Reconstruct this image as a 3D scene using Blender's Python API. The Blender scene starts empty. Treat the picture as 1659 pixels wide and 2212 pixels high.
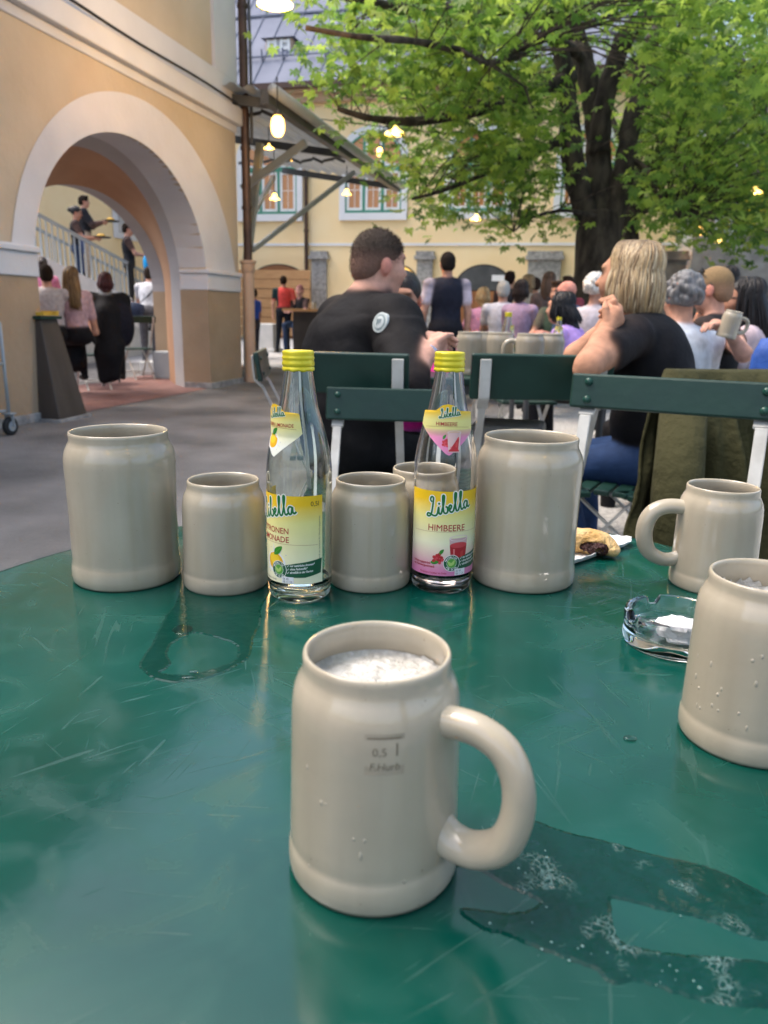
import bpy, bmesh, math, random
import numpy as np
from mathutils import Vector, Matrix
random.seed(7); rng = np.random.default_rng(7)
S = bpy.context.scene; COL = S.collection
R = math.radians; PI = math.pi
# ---------------------------------------------------------------- camera
V_, CX_, CY_ = 1659.0, 829.5, 1106.0
def _n(a): return a/np.linalg.norm(a)
_d = _n(np.array([792*.553, 755*.553, V_])); _d2 = _n(np.array([0, 771*.553, V_]))
_up = _n(np.cross(_d, _d2)); _up = _up if _up[1] > 0 else -_up
_x = np.cross(_d, _up); _x = _x if _x[0] > 0 else -_x
M3 = np.array([_x, _d, _up]); C0 = np.array([0, 0, 1.06])
def ray(x, y): return M3 @ np.array([x-CX_, CY_-y, V_])/V_
def at(x, y, dep): return C0+ray(x, y)*dep
def onz(x, y, z): r = ray(x, y); return C0+r*((z-C0[2])/r[2])
def onx(x, y, X): r = ray(x, y); return C0+r*((X-C0[0])/r[0])
def ony(x, y, Y): r = ray(x, y); return C0+r*((Y-C0[1])/r[1])
cam = bpy.data.cameras.new('camera'); co = bpy.data.objects.new('camera', cam); COL.objects.link(co)
rt, upv, fw = M3[:, 0], M3[:, 1], M3[:, 2]
m = Matrix(((rt[0], upv[0], -fw[0], 0), (rt[1], upv[1], -fw[1], 0), (rt[2], upv[2], -fw[2], 1.06), (0, 0, 0, 1)))
co.matrix_world = m
cam.sensor_fit = 'HORIZONTAL'; cam.sensor_width = 36; cam.lens = 36
cam.clip_start = .02; cam.clip_end = 500
cam.dof.use_dof = True; cam.dof.focus_distance = .80; cam.dof.aperture_fstop = 36/2.9
S.camera = co
YAW = math.degrees(math.atan2(-fw[0], fw[1]))     # camera heading, degrees to the left of +Y
# ---------------------------------------------------------------- sky, sun, exposure
W = bpy.data.worlds.new("World"); S.world = W; W.use_nodes = True
nt = W.node_tree; nt.nodes.clear()
sky = nt.nodes.new('ShaderNodeTexSky'); sky.sky_type = 'NISHITA'; sky.sun_disc = False
SUN_E, SUN_R = R(62), R(-92)
sky.sun_elevation = SUN_E; sky.sun_rotation = SUN_R; sky.air_density = 1.0; sky.dust_density = 5; sky.ozone_density = 1.0
bg = nt.nodes.new('ShaderNodeBackground'); bg.inputs[1].default_value = .15
wo = nt.nodes.new('ShaderNodeOutputWorld')
nt.links.new(sky.outputs[0], bg.inputs[0]); nt.links.new(bg.outputs[0], wo.inputs[0])
sun = bpy.data.lights.new('sun', 'SUN'); sun.energy = .5; sun.angle = R(40); sun.color = (1, .95, .88)
so = bpy.data.objects.new('sun', sun); COL.objects.link(so)
sd = Vector((math.sin(SUN_R)*math.cos(SUN_E), math.cos(SUN_R)*math.cos(SUN_E), math.sin(SUN_E)))
so.rotation_euler = sd.to_track_quat('Z', 'Y').to_euler(); so.location = (0, -5, 20)
vs = S.view_settings; vs.view_transform = 'Standard'; vs.look = 'None'; vs.exposure = 1.62; vs.gamma = 1
# ---------------------------------------------------------------- materials
MATS = {}
def mat(name, c, rough=.6, c2=None, scale=6., bump=0., bscale=None, metal=0., trans=0., ior=1.45, emit=None, es=0., coat=0.,
        detail=5., stretch=(1, 1, 1), lo=.35, hi=.65, rvar=0., spec=None):
    if name in MATS: return MATS[name]
    m = bpy.data.materials.new(name); m.use_nodes = True; MATS[name] = m
    t = m.node_tree; b = t.nodes['Principled BSDF']; L = t.links.new
    b.inputs['Base Color'].default_value = (*c, 1); b.inputs['Roughness'].default_value = rough
    b.inputs['Metallic'].default_value = metal; b.inputs['Transmission Weight'].default_value = trans
    b.inputs['IOR'].default_value = ior; b.inputs['Coat Weight'].default_value = coat; b.inputs['Coat Roughness'].default_value = .06
    if spec is not None: b.inputs['Specular IOR Level'].default_value = spec
    if emit: b.inputs['Emission Color'].default_value = (*emit, 1); b.inputs['Emission Strength'].default_value = es
    if c2 or bump or rvar:
        tc = t.nodes.new('ShaderNodeTexCoord'); mp = t.nodes.new('ShaderNodeMapping'); mp.inputs['Scale'].default_value = stretch
        L(tc.outputs['Object'], mp.inputs[0])
        n = t.nodes.new('ShaderNodeTexNoise'); n.inputs['Scale'].default_value = scale; n.inputs['Detail'].default_value = detail
        L(mp.outputs[0], n.inputs['Vector'])
        if c2:
            r = t.nodes.new('ShaderNodeValToRGB'); r.color_ramp.elements[0].position = lo; r.color_ramp.elements[1].position = hi
            r.color_ramp.elements[0].color = (*c, 1); r.color_ramp.elements[1].color = (*c2, 1)
            L(n.outputs['Fac'], r.inputs[0]); L(r.outputs[0], b.inputs['Base Color'])
        if rvar:
            mr = t.nodes.new('ShaderNodeMapRange'); mr.inputs['From Min'].default_value = .3; mr.inputs['From Max'].default_value = .7
            mr.inputs['To Min'].default_value = max(0, rough-rvar); mr.inputs['To Max'].default_value = rough+rvar
            L(n.outputs['Fac'], mr.inputs[0]); L(mr.outputs[0], b.inputs['Roughness'])
        if bump:
            n2 = t.nodes.new('ShaderNodeTexNoise'); n2.inputs['Scale'].default_value = bscale or scale*4; n2.inputs['Detail'].default_value = 4
            L(mp.outputs[0], n2.inputs['Vector'])
            bp = t.nodes.new('ShaderNodeBump'); bp.inputs['Strength'].default_value = bump; bp.inputs['Distance'].default_value = .02
            L(n2.outputs['Fac'], bp.inputs['Height']); L(bp.outputs[0], b.inputs['Normal'])
    return m
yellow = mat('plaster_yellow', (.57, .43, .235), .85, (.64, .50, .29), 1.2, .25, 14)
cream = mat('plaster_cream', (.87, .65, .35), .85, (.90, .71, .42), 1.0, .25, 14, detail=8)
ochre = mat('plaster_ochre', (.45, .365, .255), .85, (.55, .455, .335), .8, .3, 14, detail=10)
dull = mat('plaster_dull_white', (.52, .52, .54), .8, (.66, .66, .67), .7, .2, 14, detail=10)
white = mat('plaster_white', (.70, .70, .71), .8, (.78, .78, .78), 1.0, .2, 14)
beige = mat('plaster_beige', (.34, .245, .155), .8, (.41, .30, .195), 1.5, .25, 14)
greyp = mat('plaster_grey', (.36, .34, .34), .85, (.43, .41, .40), 1.3, .15, 14)
brownp = mat('plaster_brown', (.38, .21, .12), .85, (.45, .26, .15), 1.3, .15, 14)
stone = mat('grey_stone', (.22, .215, .21), .85, (.40, .39, .37), 9, .5, 20)
stoned = mat('dark_stone', (.10, .09, .085), .9, (.2, .185, .17), 3, .6, 12)
stonel = mat('pale_stone', (.27, .26, .25), .9, (.42, .41, .40), 2.2, .6, 12)
copper = mat('brown_copper', (.06, .037, .03), .45, (.11, .065, .045), 4, .05, metal=.4)
pinkp = mat('pink_paint', (.50, .33, .22), .6, (.55, .38, .26), 3, .05)
slate = mat('roof_metal', (.15, .165, .21), .8, (.20, .215, .265), .7, .05, 6, spec=.12)
gwin = mat('green_window_paint', (.05, .22, .15), .5, (.06, .26, .18), 5)
wwin = mat('white_window_paint', (.8, .8, .78), .5, (.72, .72, .7), 5)
wood = mat('brown_wood', (.22, .085, .03), .55, (.33, .14, .05), 3, .1, stretch=(8, 8, 1))
woodl = mat('light_wood', (.42, .22, .09), .5, (.5, .28, .12), 3, .1, stretch=(1, 8, 8))
dark = mat('dark_void', (.03, .025, .025), .8, (.05, .04, .035), 3)
asph = mat('asphalt', (.10, .099, .099), .85, (.24, .235, .23), 1.0, .8, 45, detail=12)
gravel = mat('pale_gravel', (.30, .295, .28), .9, (.52, .51, .48), 38, .8, 60, detail=6)
pavel = mat('pale_paving', (.36, .36, .37), .85, (.46, .46, .46), 2, .3, 30)
redfl = mat('red_floor', (.17, .085, .075), .7, (.24, .13, .115), 3, .2, 20)
dgreen = mat('dark_green_paint', (.004, .026, .019), .42, (.007, .038, .028), 7, .06, 30, rvar=.1)
wmetal = mat('white_metal', (.55, .55, .52), .45, (.42, .41, .38), 14, .05)
bolt_m = mat('bolt_paint', (.012, .06, .044), .3)
gsteel = mat('grey_steel', (.31, .34, .355), .5, (.37, .40, .41), 2, .05)
dsteel = mat('dark_steel', (.05, .055, .06), .5, (.08, .085, .09), 3)
corru = mat('corrugated_sheet', (.50, .53, .55), .45, (.58, .61, .63), 2, .05)
bulb = mat('lamp_glow', (1, .6, .2), .5, emit=(1, .56, .17), es=30)
jarg = mat('jar_lamp_glow', (1, .6, .2), .3, emit=(1, .50, .11), es=3.2)
shade = mat('lamp_shade_glow', (1, .7, .25), .5, emit=(1, .60, .14), es=1.9)
enamel = mat('dark_enamel', (.03, .03, .03), .4)
cable = mat('black_cable', (.015, .015, .015), .6)
ceram = mat('glazed_stoneware', (.365, .318, .24), .085, (.415, .368, .285), 16, .02, 60, detail=12, spec=.75, lo=.3, hi=.7)
def speckle():
    t = ceram.node_tree; L = t.links.new; b = t.nodes['Principled BSDF']; tc = t.nodes.new('ShaderNodeTexCoord'); v = t.nodes.new('ShaderNodeTexVoronoi'); v.inputs['Scale'].default_value = 230; v.inputs['Randomness'].default_value = 1; L(tc.outputs['Object'], v.inputs['Vector'])
    a = t.nodes.new('ShaderNodeMapRange'); a.inputs['From Min'].default_value = .16; a.inputs['From Max'].default_value = .08; L(v.outputs['Distance'], a.inputs[0])
    sp = t.nodes.new('ShaderNodeSeparateColor'); L(v.outputs['Color'], sp.inputs[0]); c = t.nodes.new('ShaderNodeMapRange'); c.inputs['From Min'].default_value = .93; c.inputs['From Max'].default_value = .97; c.inputs['To Max'].default_value = .55; L(sp.outputs[0], c.inputs[0])
    k = t.nodes.new('ShaderNodeMath'); k.operation = 'MULTIPLY'; L(a.outputs[0], k.inputs[0]); L(c.outputs[0], k.inputs[1])
    # faint vertical runs in the glaze
    mp = t.nodes.new('ShaderNodeMapping'); mp.inputs['Scale'].default_value = (34, 34, 3); L(tc.outputs['Object'], mp.inputs[0]); n = t.nodes.new('ShaderNodeTexNoise'); n.inputs['Scale'].default_value = 1.; n.inputs['Detail'].default_value = 4; L(mp.outputs[0], n.inputs['Vector'])
    r = t.nodes.new('ShaderNodeMapRange'); r.inputs['From Min'].default_value = .3; r.inputs['From Max'].default_value = .7; r.inputs['To Min'].default_value = .90; r.inputs['To Max'].default_value = 1.08; L(n.outputs['Fac'], r.inputs[0])
    vm = t.nodes.new('ShaderNodeVectorMath'); vm.operation = 'SCALE'; L(b.inputs['Base Color'].links[0].from_socket, vm.inputs[0]); L(r.outputs[0], vm.inputs['Scale'])
    mx = t.nodes.new('ShaderNodeMix'); mx.data_type = 'RGBA'; L(k.outputs[0], mx.inputs['Factor']); L(vm.outputs[0], mx.inputs['A']); mx.inputs['B'].default_value = (.12, .08, .05, 1); L(mx.outputs['Result'], b.inputs['Base Color'])
speckle()
stampm = mat('stamped_glaze', (.185, .15, .105), .2)
foamm = mat('beer_foam', (.46, .45, .42), .5, (.64, .635, .61), 140, .45, 260, lo=.4, hi=.6)
glass = mat('clear_glass', (1, 1, 1), 0, trans=1, ior=1.48)
glassg = mat('greenish_glass', (.93, .985, .95), 0, trans=1, ior=1.5)
water = mat('water', (1, 1, 1), 0, trans=1, ior=1.33)
frothm = mat('froth', (.03, .12, .11), .04, (.10, .2, .19), 300, spec=1.)
dropm = mat('drop_on_glaze', (.40, .355, .28), .03, spec=.8)
yellcap = mat('yellow_cap_paint', (.72, .62, .03), .3, (.66, .56, .03), 30, metal=.2)
paperw = mat('white_paper', (.75, .76, .78), .7, (.8, .8, .82), 20, .2, 60)
pastry = mat('baked_pastry', (.55, .32, .10), .6, (.70, .50, .24), 40, .5, 90)
filling = mat('dark_filling', (.035, .012, .012), .35, (.07, .02, .02), 60, .8, 120)
bark = mat('tree_bark', (.016, .012, .010), .95, (.075, .059, .046), 7, 1.0, 16, stretch=(1, 1, .35))
rubber = mat('black_rubber', (.02, .02, .02), .7)
blackp = mat('black_cloth', (.012, .012, .014), .8, (.02, .02, .022), 8)
plas_w = mat('white_planter', (.55, .56, .54), .7, (.62, .62, .6), 5)
orange_l = mat('warm_glass', (.30, .13, .04), .15, (.42, .2, .06), 1.5, emit=(1, .45, .12), es=.12)
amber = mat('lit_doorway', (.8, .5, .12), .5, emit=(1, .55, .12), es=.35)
winglass = mat('window_glass', (.16, .085, .045), .08, (.26, .14, .07), .8, emit=(1, .42, .13), es=.07)
skyglass = mat('dormer_glass', (.35, .37, .4), .1, (.5, .5, .5), 2)
# table top: enamel paint with smears and scratches
def table_mat():
    m = bpy.data.materials.new('green_table_enamel'); m.use_nodes = True; t = m.node_tree; L = t.links.new
    b = t.nodes['Principled BSDF']; tc = t.nodes.new('ShaderNodeTexCoord')
    def noise(scale, detail=6, st=(1, 1, 1), rot=0, dist=0.):
        mp = t.nodes.new('ShaderNodeMapping'); mp.inputs['Scale'].default_value = st; vr = t.nodes.new('ShaderNodeVectorRotate'); vr.rotation_type = 'Z_AXIS'; vr.inputs['Angle'].default_value = rot
        L(tc.outputs['Object'], vr.inputs['Vector']); L(vr.outputs[0], mp.inputs[0]); n = t.nodes.new('ShaderNodeTexNoise'); n.inputs['Scale'].default_value = scale
        n.inputs['Detail'].default_value = detail; n.inputs['Distortion'].default_value = dist; L(mp.outputs[0], n.inputs[0]); return n.outputs['Fac']
    def ramp(s, a, c, pa, pc):
        r = t.nodes.new('ShaderNodeValToRGB'); e = r.color_ramp.elements
        e[0].position = pa; e[1].position = pc; e[0].color = a; e[1].color = c; L(s, r.inputs[0]); return r.outputs[0]
    def mul(a, c, op='MULTIPLY'):
        k = t.nodes.new('ShaderNodeMath'); k.operation = op
        for i, s in enumerate((a, c)):
            if isinstance(s, (int, float)): k.inputs[i].default_value = s
            else: L(s, k.inputs[i])
        return k.outputs[0]
    base = ramp(noise(5, 6), (.0003, .040, .030, 1), (.0006, .060, .045, 1), .35, .65)
    smear = ramp(noise(9, 9, (1, 1, 1), 0, 2.2), (0, 0, 0, 1), (1, 1, 1, 1), .46, .72)
    scr = None
    for k, (rot, sc) in enumerate(((.5, 60), (-.9, 75), (1.6, 66), (2.3, 70), (-.2, 90), (1.1, 80))):
        s = ramp(noise(sc, 2, (.10, 1.6, 1), rot, 1.1), (0, 0, 0, 1), (1, 1, 1, 1), .665, .70)
        s = mul(s, ramp(noise(7, 2, (1, 1, 1), k*1.3), (0, 0, 0, 1), (1, 1, 1, 1), .47, .6))
        scr = s if scr is None else mul(scr, s, 'MAXIMUM')
    mix = t.nodes.new('ShaderNodeMix'); mix.data_type = 'RGBA'; L(mul(scr, .06), mix.inputs['Factor'])
    L(base, mix.inputs['A']); mix.inputs['B'].default_value = (.16, .24, .23, 1)
    mix2 = t.nodes.new('ShaderNodeMix'); mix2.data_type = 'RGBA'; L(mul(smear, .07), mix2.inputs['Factor'])
    L(mix.outputs['Result'], mix2.inputs['A']); mix2.inputs['B'].default_value = (.06, .2, .165, 1)
    L(mix2.outputs['Result'], b.inputs['Base Color'])
    rg = mul(mul(smear, .24), mul(scr, .15), 'ADD'); rg = mul(rg, .125, 'ADD'); L(rg, b.inputs['Roughness'])
    bp = t.nodes.new('ShaderNodeBump'); bp.inputs['Strength'].default_value = .10; bp.inputs['Distance'].default_value = .004
    hgt = mul(mul(noise(30, 4), .35), mul(noise(4, 3), .9), 'ADD'); L(mul(hgt, mul(scr, -.3), 'ADD'), bp.inputs['Height']); L(bp.outputs[0], b.inputs['Normal'])
    b.inputs['Specular IOR Level'].default_value = .42; b.inputs['Coat Weight'].default_value = .04; b.inputs['Coat Roughness'].default_value = .16; b.inputs['Coat IOR'].default_value = 1.6
    return m
tablem = table_mat()
wetm = mat('wet_table_paint', (.0003, .030, .022), .03, (.0005, .036, .027), 40, .05, 60, rvar=.015, spec=.28)
def froth_mat():
    m = mat('wet_frothy_paint', (.0003, .026, .020), .04, (.0005, .033, .026), 60, .12, 45, rvar=.02, spec=.28); t = m.node_tree; L = t.links.new; b = t.nodes['Principled BSDF']; tc = t.nodes.new('ShaderNodeTexCoord')
    n = t.nodes.new('ShaderNodeTexNoise'); n.inputs['Scale'].default_value = 26; n.inputs['Detail'].default_value = 5; L(tc.outputs['Object'], n.inputs['Vector'])
    nd = t.nodes.new('ShaderNodeTexNoise'); nd.inputs['Scale'].default_value = 90; L(tc.outputs['Object'], nd.inputs['Vector'])
    ad = t.nodes.new('ShaderNodeMix'); ad.data_type = 'RGBA'; ad.blend_type = 'ADD'; ad.inputs['Factor'].default_value = .02; L(tc.outputs['Object'], ad.inputs['A']); L(nd.outputs['Color'], ad.inputs['B'])
    v = t.nodes.new('ShaderNodeTexVoronoi'); v.feature = 'DISTANCE_TO_EDGE'; v.inputs['Scale'].default_value = 210; L(ad.outputs['Result'], v.inputs['Vector'])
    a = t.nodes.new('ShaderNodeMapRange'); a.inputs['From Min'].default_value = .16; a.inputs['From Max'].default_value = .02; L(v.outputs['Distance'], a.inputs[0])
    c = t.nodes.new('ShaderNodeMapRange'); c.inputs['From Min'].default_value = .55; c.inputs['From Max'].default_value = .68; c.inputs['To Max'].default_value = .5; L(n.outputs['Fac'], c.inputs[0])
    k = t.nodes.new('ShaderNodeMath'); k.operation = 'MULTIPLY'; L(a.outputs[0], k.inputs[0]); L(c.outputs[0], k.inputs[1])
    mx = t.nodes.new('ShaderNodeMix'); mx.data_type = 'RGBA'; L(k.outputs[0], mx.inputs['Factor']); L(b.inputs['Base Color'].links[0].from_socket, mx.inputs['A']); mx.inputs['B'].default_value = (.24, .40, .40, 1); L(mx.outputs['Result'], b.inputs['Base Color'])
    bp = t.nodes.new('ShaderNodeBump'); bp.inputs['Strength'].default_value = .6; bp.inputs['Distance'].default_value = .003; L(k.outputs[0], bp.inputs['Height']); L(b.inputs['Normal'].links[0].from_socket, bp.inputs['Normal']); L(bp.outputs[0], b.inputs['Normal'])
    return m
wetf = froth_mat()
def attr_mat(name, rough, bump, bscale, stretch=(1, 1, 1), vary=.25, spec=.5):
    m = bpy.data.materials.new(name); m.use_nodes = True; t = m.node_tree; b = t.nodes['Principled BSDF']; L = t.links.new
    a = t.nodes.new('ShaderNodeAttribute'); a.attribute_name = 'Col'
    tc = t.nodes.new('ShaderNodeTexCoord'); mp = t.nodes.new('ShaderNodeMapping'); mp.inputs['Scale'].default_value = stretch
    L(tc.outputs['Object'], mp.inputs[0])
    n = t.nodes.new('ShaderNodeTexNoise'); n.inputs['Scale'].default_value = bscale; n.inputs['Detail'].default_value = 5; L(mp.outputs[0], n.inputs[0])
    mr = t.nodes.new('ShaderNodeMapRange'); mr.inputs['To Min'].default_value = 1-vary; mr.inputs['To Max'].default_value = 1+vary
    mr.inputs['From Min'].default_value = .25; mr.inputs['From Max'].default_value = .75
    L(n.outputs['Fac'], mr.inputs[0])
    vm = t.nodes.new('ShaderNodeVectorMath'); vm.operation = 'MULTIPLY'; L(a.outputs['Color'], vm.inputs[0]); L(mr.outputs[0], vm.inputs[1])
    L(vm.outputs[0], b.inputs['Base Color']); b.inputs['Roughness'].default_value = rough; b.inputs['Specular IOR Level'].default_value = spec
    bp = t.nodes.new('ShaderNodeBump'); bp.inputs['Strength'].default_value = bump; bp.inputs['Distance'].default_value = .01
    L(n.outputs['Fac'], bp.inputs['Height']); L(bp.outputs[0], b.inputs['Normal'])
    return m
bodym = attr_mat('skin_and_cloth', .75, .45, 22, spec=.14)
buzzm = attr_mat('cropped_hair', .85, .5, 260, vary=.35, spec=.1)
hairm = attr_mat('hair', .45, .7, 30, (3, 3, .25), .4, .35)
plainattr = attr_mat('printed_paper', .45, .04, 60, vary=.03)
def leaf_mat():
    m = bpy.data.materials.new('chestnut_leaf'); m.use_nodes = True; t = m.node_tree; L = t.links.new
    for n in list(t.nodes):
        if n.type == 'BSDF_PRINCIPLED': t.nodes.remove(n)
    out = [n for n in t.nodes if n.type == 'OUTPUT_MATERIAL'][0]
    g = t.nodes.new('ShaderNodeNewGeometry'); r = t.nodes.new('ShaderNodeValToRGB'); e = r.color_ramp.elements
    e[0].color = (.04, .10, .014, 1); e[1].color = (.27, .36, .045, 1); e.new(.5).color = (.13, .23, .028, 1)
    L(g.outputs['Random Per Island'], r.inputs[0])
    d = t.nodes.new('ShaderNodeBsdfPrincipled'); d.inputs['Roughness'].default_value = .5; L(r.outputs[0], d.inputs['Base Color'])
    tr = t.nodes.new('ShaderNodeBsdfTranslucent'); mx = t.nodes.new('ShaderNodeMixShader'); mx.inputs[0].default_value = .5
    hs = t.nodes.new('ShaderNodeHueSaturation'); hs.inputs['Value'].default_value = 1.9; hs.inputs['Saturation'].default_value = .95
    L(r.outputs[0], hs.inputs['Color']); L(hs.outputs[0], tr.inputs[0])
    L(d.outputs[0], mx.inputs[1]); L(tr.outputs[0], mx.inputs[2]); L(mx.outputs[0], out.inputs[0])
    return m
leafm = leaf_mat()
def sheet_mat():
    m = bpy.data.materials.new('translucent_sheet'); m.use_nodes = True; t = m.node_tree; L = t.links.new; b = t.nodes['Principled BSDF']; b.inputs['Base Color'].default_value = (.55, .58, .6, 1); b.inputs['Roughness'].default_value = .5
    n = t.nodes.new('ShaderNodeTexNoise'); n.inputs['Scale'].default_value = 3; r = t.nodes.new('ShaderNodeValToRGB'); r.color_ramp.elements[0].color = (.27, .30, .32, 1); r.color_ramp.elements[1].color = (.38, .41, .43, 1); L(n.outputs['Fac'], r.inputs[0]); L(r.outputs[0], b.inputs['Base Color'])
    tr = t.nodes.new('ShaderNodeBsdfTranslucent'); tr.inputs[0].default_value = (.5, .54, .57, 1); mx = t.nodes.new('ShaderNodeMixShader'); mx.inputs[0].default_value = .06
    L(b.outputs[0], mx.inputs[1]); L(tr.outputs[0], mx.inputs[2]); L(mx.outputs[0], t.nodes['Material Output'].inputs[0]); return m
corru = sheet_mat()
# ---------------------------------------------------------------- mesh helpers
class MB:
    def __init__(s): s.v = []; s.f = []; s.mi = []; s.c = None
    def add(s, vs, fs, mi=0):
        o = len(s.v); s.v += [tuple(map(float, p)) for p in vs]; s.f += [tuple(i+o for i in f) for f in fs]; s.mi += [mi]*len(fs); return s
    def box(s, c, d, rz=0., mi=0, mx=None):
        x, y, z = d[0]/2, d[1]/2, d[2]/2
        P = [Vector((a*x, b*y, e*z)) for a in (-1, 1) for b in (-1, 1) for e in (-1, 1)]
        if mx is None: mx = Matrix.Rotation(rz, 3, 'Z')
        P = [mx @ p+Vector(c) for p in P]
        return s.add(P, [(0, 1, 3, 2), (4, 6, 7, 5), (0, 4, 5, 1), (2, 3, 7, 6), (0, 2, 6, 4), (1, 5, 7, 3)], mi)
    def bb(s, a, b, mi=0):
        return s.box([(p+q)/2 for p, q in zip(a, b)], [abs(q-p) for p, q in zip(a, b)], mi=mi)
    def bar(s, p, q, w, h, up=(0, 0, 1), mi=0):
        p = Vector(p); q = Vector(q); z = (q-p); l = z.length; z = z.normalized(); u = Vector(up)
        x = u.cross(z)
        if x.length < 1e-4: x = Vector((1, 0, 0)).cross(z)
        x.normalize(); y = z.cross(x)
        return s.box((p+q)/2, (w, h, l), mx=Matrix((x, y, z)).transposed(), mi=mi)
    def tube(s, pts, rad, n=10, caps=True, mi=0, flat=1.):
        pts = [Vector(p) for p in pts]; k = len(pts); rad = [rad]*k if isinstance(rad, (int, float)) else rad
        vs = []; fs = []; x = None
        for i, p in enumerate(pts):
            t = (pts[min(i+1, k-1)]-pts[max(i-1, 0)]).normalized()
            if x is None: x = t.orthogonal().normalized()
            else:
                x = x-t*x.dot(t); x = x.normalized() if x.length > 1e-6 else t.orthogonal().normalized()
            y = t.cross(x)
            for j in range(n):
                a = 2*PI*j/n; vs.append(p+x*math.cos(a)*rad[i]+y*math.sin(a)*rad[i]*flat)
        for i in range(k-1):
            for j in range(n): fs.append((i*n+j, i*n+(j+1) % n, (i+1)*n+(j+1) % n, (i+1)*n+j))
        if caps: fs += [tuple(range(n))[::-1], tuple(range((k-1)*n, k*n))]
        return s.add(vs, fs, mi)
    def lathe(s, prof, n=64, c=(0, 0, 0), mi=0, zf=None):
        vs = []; fs = []; k = len(prof)
        for r, z in prof:
            for j in range(n):
                a = 2*PI*j/n; vs.append((c[0]+r*math.cos(a), c[1]+r*math.sin(a), c[2]+z+(zf(r, z, a) if zf else 0)))
        for i in range(k-1):
            for j in range(n): fs.append((i*n+j, i*n+(j+1) % n, (i+1)*n+(j+1) % n, (i+1)*n+j))
        return s.add(vs, fs, mi)
    def prism(s, poly, y0, y1, ax='y', mi=0):      # polygon in the plane across ax, extruded along ax
        n = len(poly)
        def P(a, b, t): return (a, t, b) if ax == 'y' else ((t, a, b) if ax == 'x' else (a, b, t))
        vs = [P(a, b, y0) for a, b in poly]+[P(a, b, y1) for a, b in poly]
        fs = [tuple(range(n))[::-1], tuple(range(n, 2*n))]+[(i, (i+1) % n, n+(i+1) % n, n+i) for i in range(n)]
        return s.add(vs, fs, mi)
    def build(s, name, m, parent=None, smooth=False, bevel=0., world=False, loc=None, recalc=True, angle=None):
        me = bpy.data.meshes.new(name); off = Vector((0, 0, 0))
        if loc is not None: off = Vector(loc)
        elif world and parent is not None: off = parent.location
        me.from_pydata([(p[0]-off[0], p[1]-off[1], p[2]-off[2]) for p in s.v], [], s.f)
        for mm in (m if isinstance(m, (list, tuple)) else [m]): me.materials.append(mm)
        me.polygons.foreach_set('material_index', s.mi)
        if recalc:
            bm = bmesh.new(); bm.from_mesh(me); bmesh.ops.recalc_face_normals(bm, faces=bm.faces); bm.to_mesh(me); bm.free()
        if smooth: me.polygons.foreach_set('use_smooth', [True]*len(me.polygons))
        if angle: me.set_sharp_from_angle(angle=R(angle))
        o = bpy.data.objects.new(name, me); COL.objects.link(o)
        if loc is not None: o.location = loc
        if parent is not None: o.parent = parent
        if bevel:
            b = o.modifiers.new('bevel', 'BEVEL'); b.width = bevel; b.segments = 2; b.limit_method = 'ANGLE'
        return o
def tag(o, label=None, cat=None, group=None, kind=None):
    if label: o['label'] = label
    if cat: o['category'] = cat
    if group: o['group'] = group
    if kind: o['kind'] = kind
    return o
def thing(name, label, cat, loc=(0, 0, 0), rz=0, group=None, scale=None):
    o = bpy.data.objects.new(name, None); COL.objects.link(o); o.empty_display_size = .1
    o.location = Vector(loc); o.rotation_euler = (0, 0, rz)
    if scale: o.scale = scale
    return tag(o, label, cat, group)
def copy_tree(o, parent=None):
    c = o.copy(); COL.objects.link(c); c.parent = parent
    for ch in [k for k in bpy.data.objects if k.parent == o]: copy_tree(ch, c)
    return c
def catmull(P, n=6):
    P = [np.array(p, float) for p in P]; out = []
    for i in range(len(P)-1):
        p0 = P[max(i-1, 0)]; p1 = P[i]; p2 = P[i+1]; p3 = P[min(i+2, len(P)-1)]
        for k in range(n):
            t = k/n; out.append(.5*((2*p1)+(-p0+p2)*t+(2*p0-5*p1+4*p2-p3)*t*t+(-p0+3*p1-3*p2+p3)*t**3))
    return out+[P[-1]]
def fill2d(loops):          # triangulated flat shape from closed loops (holes by overlap)
    cu = bpy.data.curves.new('tmp', 'CURVE'); cu.dimensions = '2D'; cu.fill_mode = 'BOTH'
    for lp in loops:
        sp = cu.splines.new('POLY'); sp.points.add(len(lp)-1)
        for p, q in zip(sp.points, lp): p.co = (q[0], q[1], 0, 1)
        sp.use_cyclic_u = True
    o = bpy.data.objects.new('tmp', cu); me = o.to_mesh()
    vs = [tuple(v.co) for v in me.vertices]; fs = [tuple(p.vertices) for p in me.polygons]
    o.to_mesh_clear(); bpy.data.objects.remove(o); bpy.data.curves.remove(cu); return vs, fs
def text2d(s, size, shear=0., sx=1., bold=0., align='LEFT'):
    cu = bpy.data.curves.new('tmp', 'FONT'); cu.body = s; cu.size = size; cu.shear = shear; cu.offset = bold; cu.align_x = align; cu.resolution_u = 3
    o = bpy.data.objects.new('tmp', cu); me = o.to_mesh()
    vs = [(v.co[0]*sx, v.co[1], 0) for v in me.vertices]; fs = [tuple(p.vertices) for p in me.polygons]
    o.to_mesh_clear(); bpy.data.objects.remove(o); bpy.data.curves.remove(cu); return vs, fs
def G(y):                    # the yard rises gently towards the far building
    t = min(max((y-9)/13, 0), 1); return .32*t*t*(3-2*t)
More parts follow.
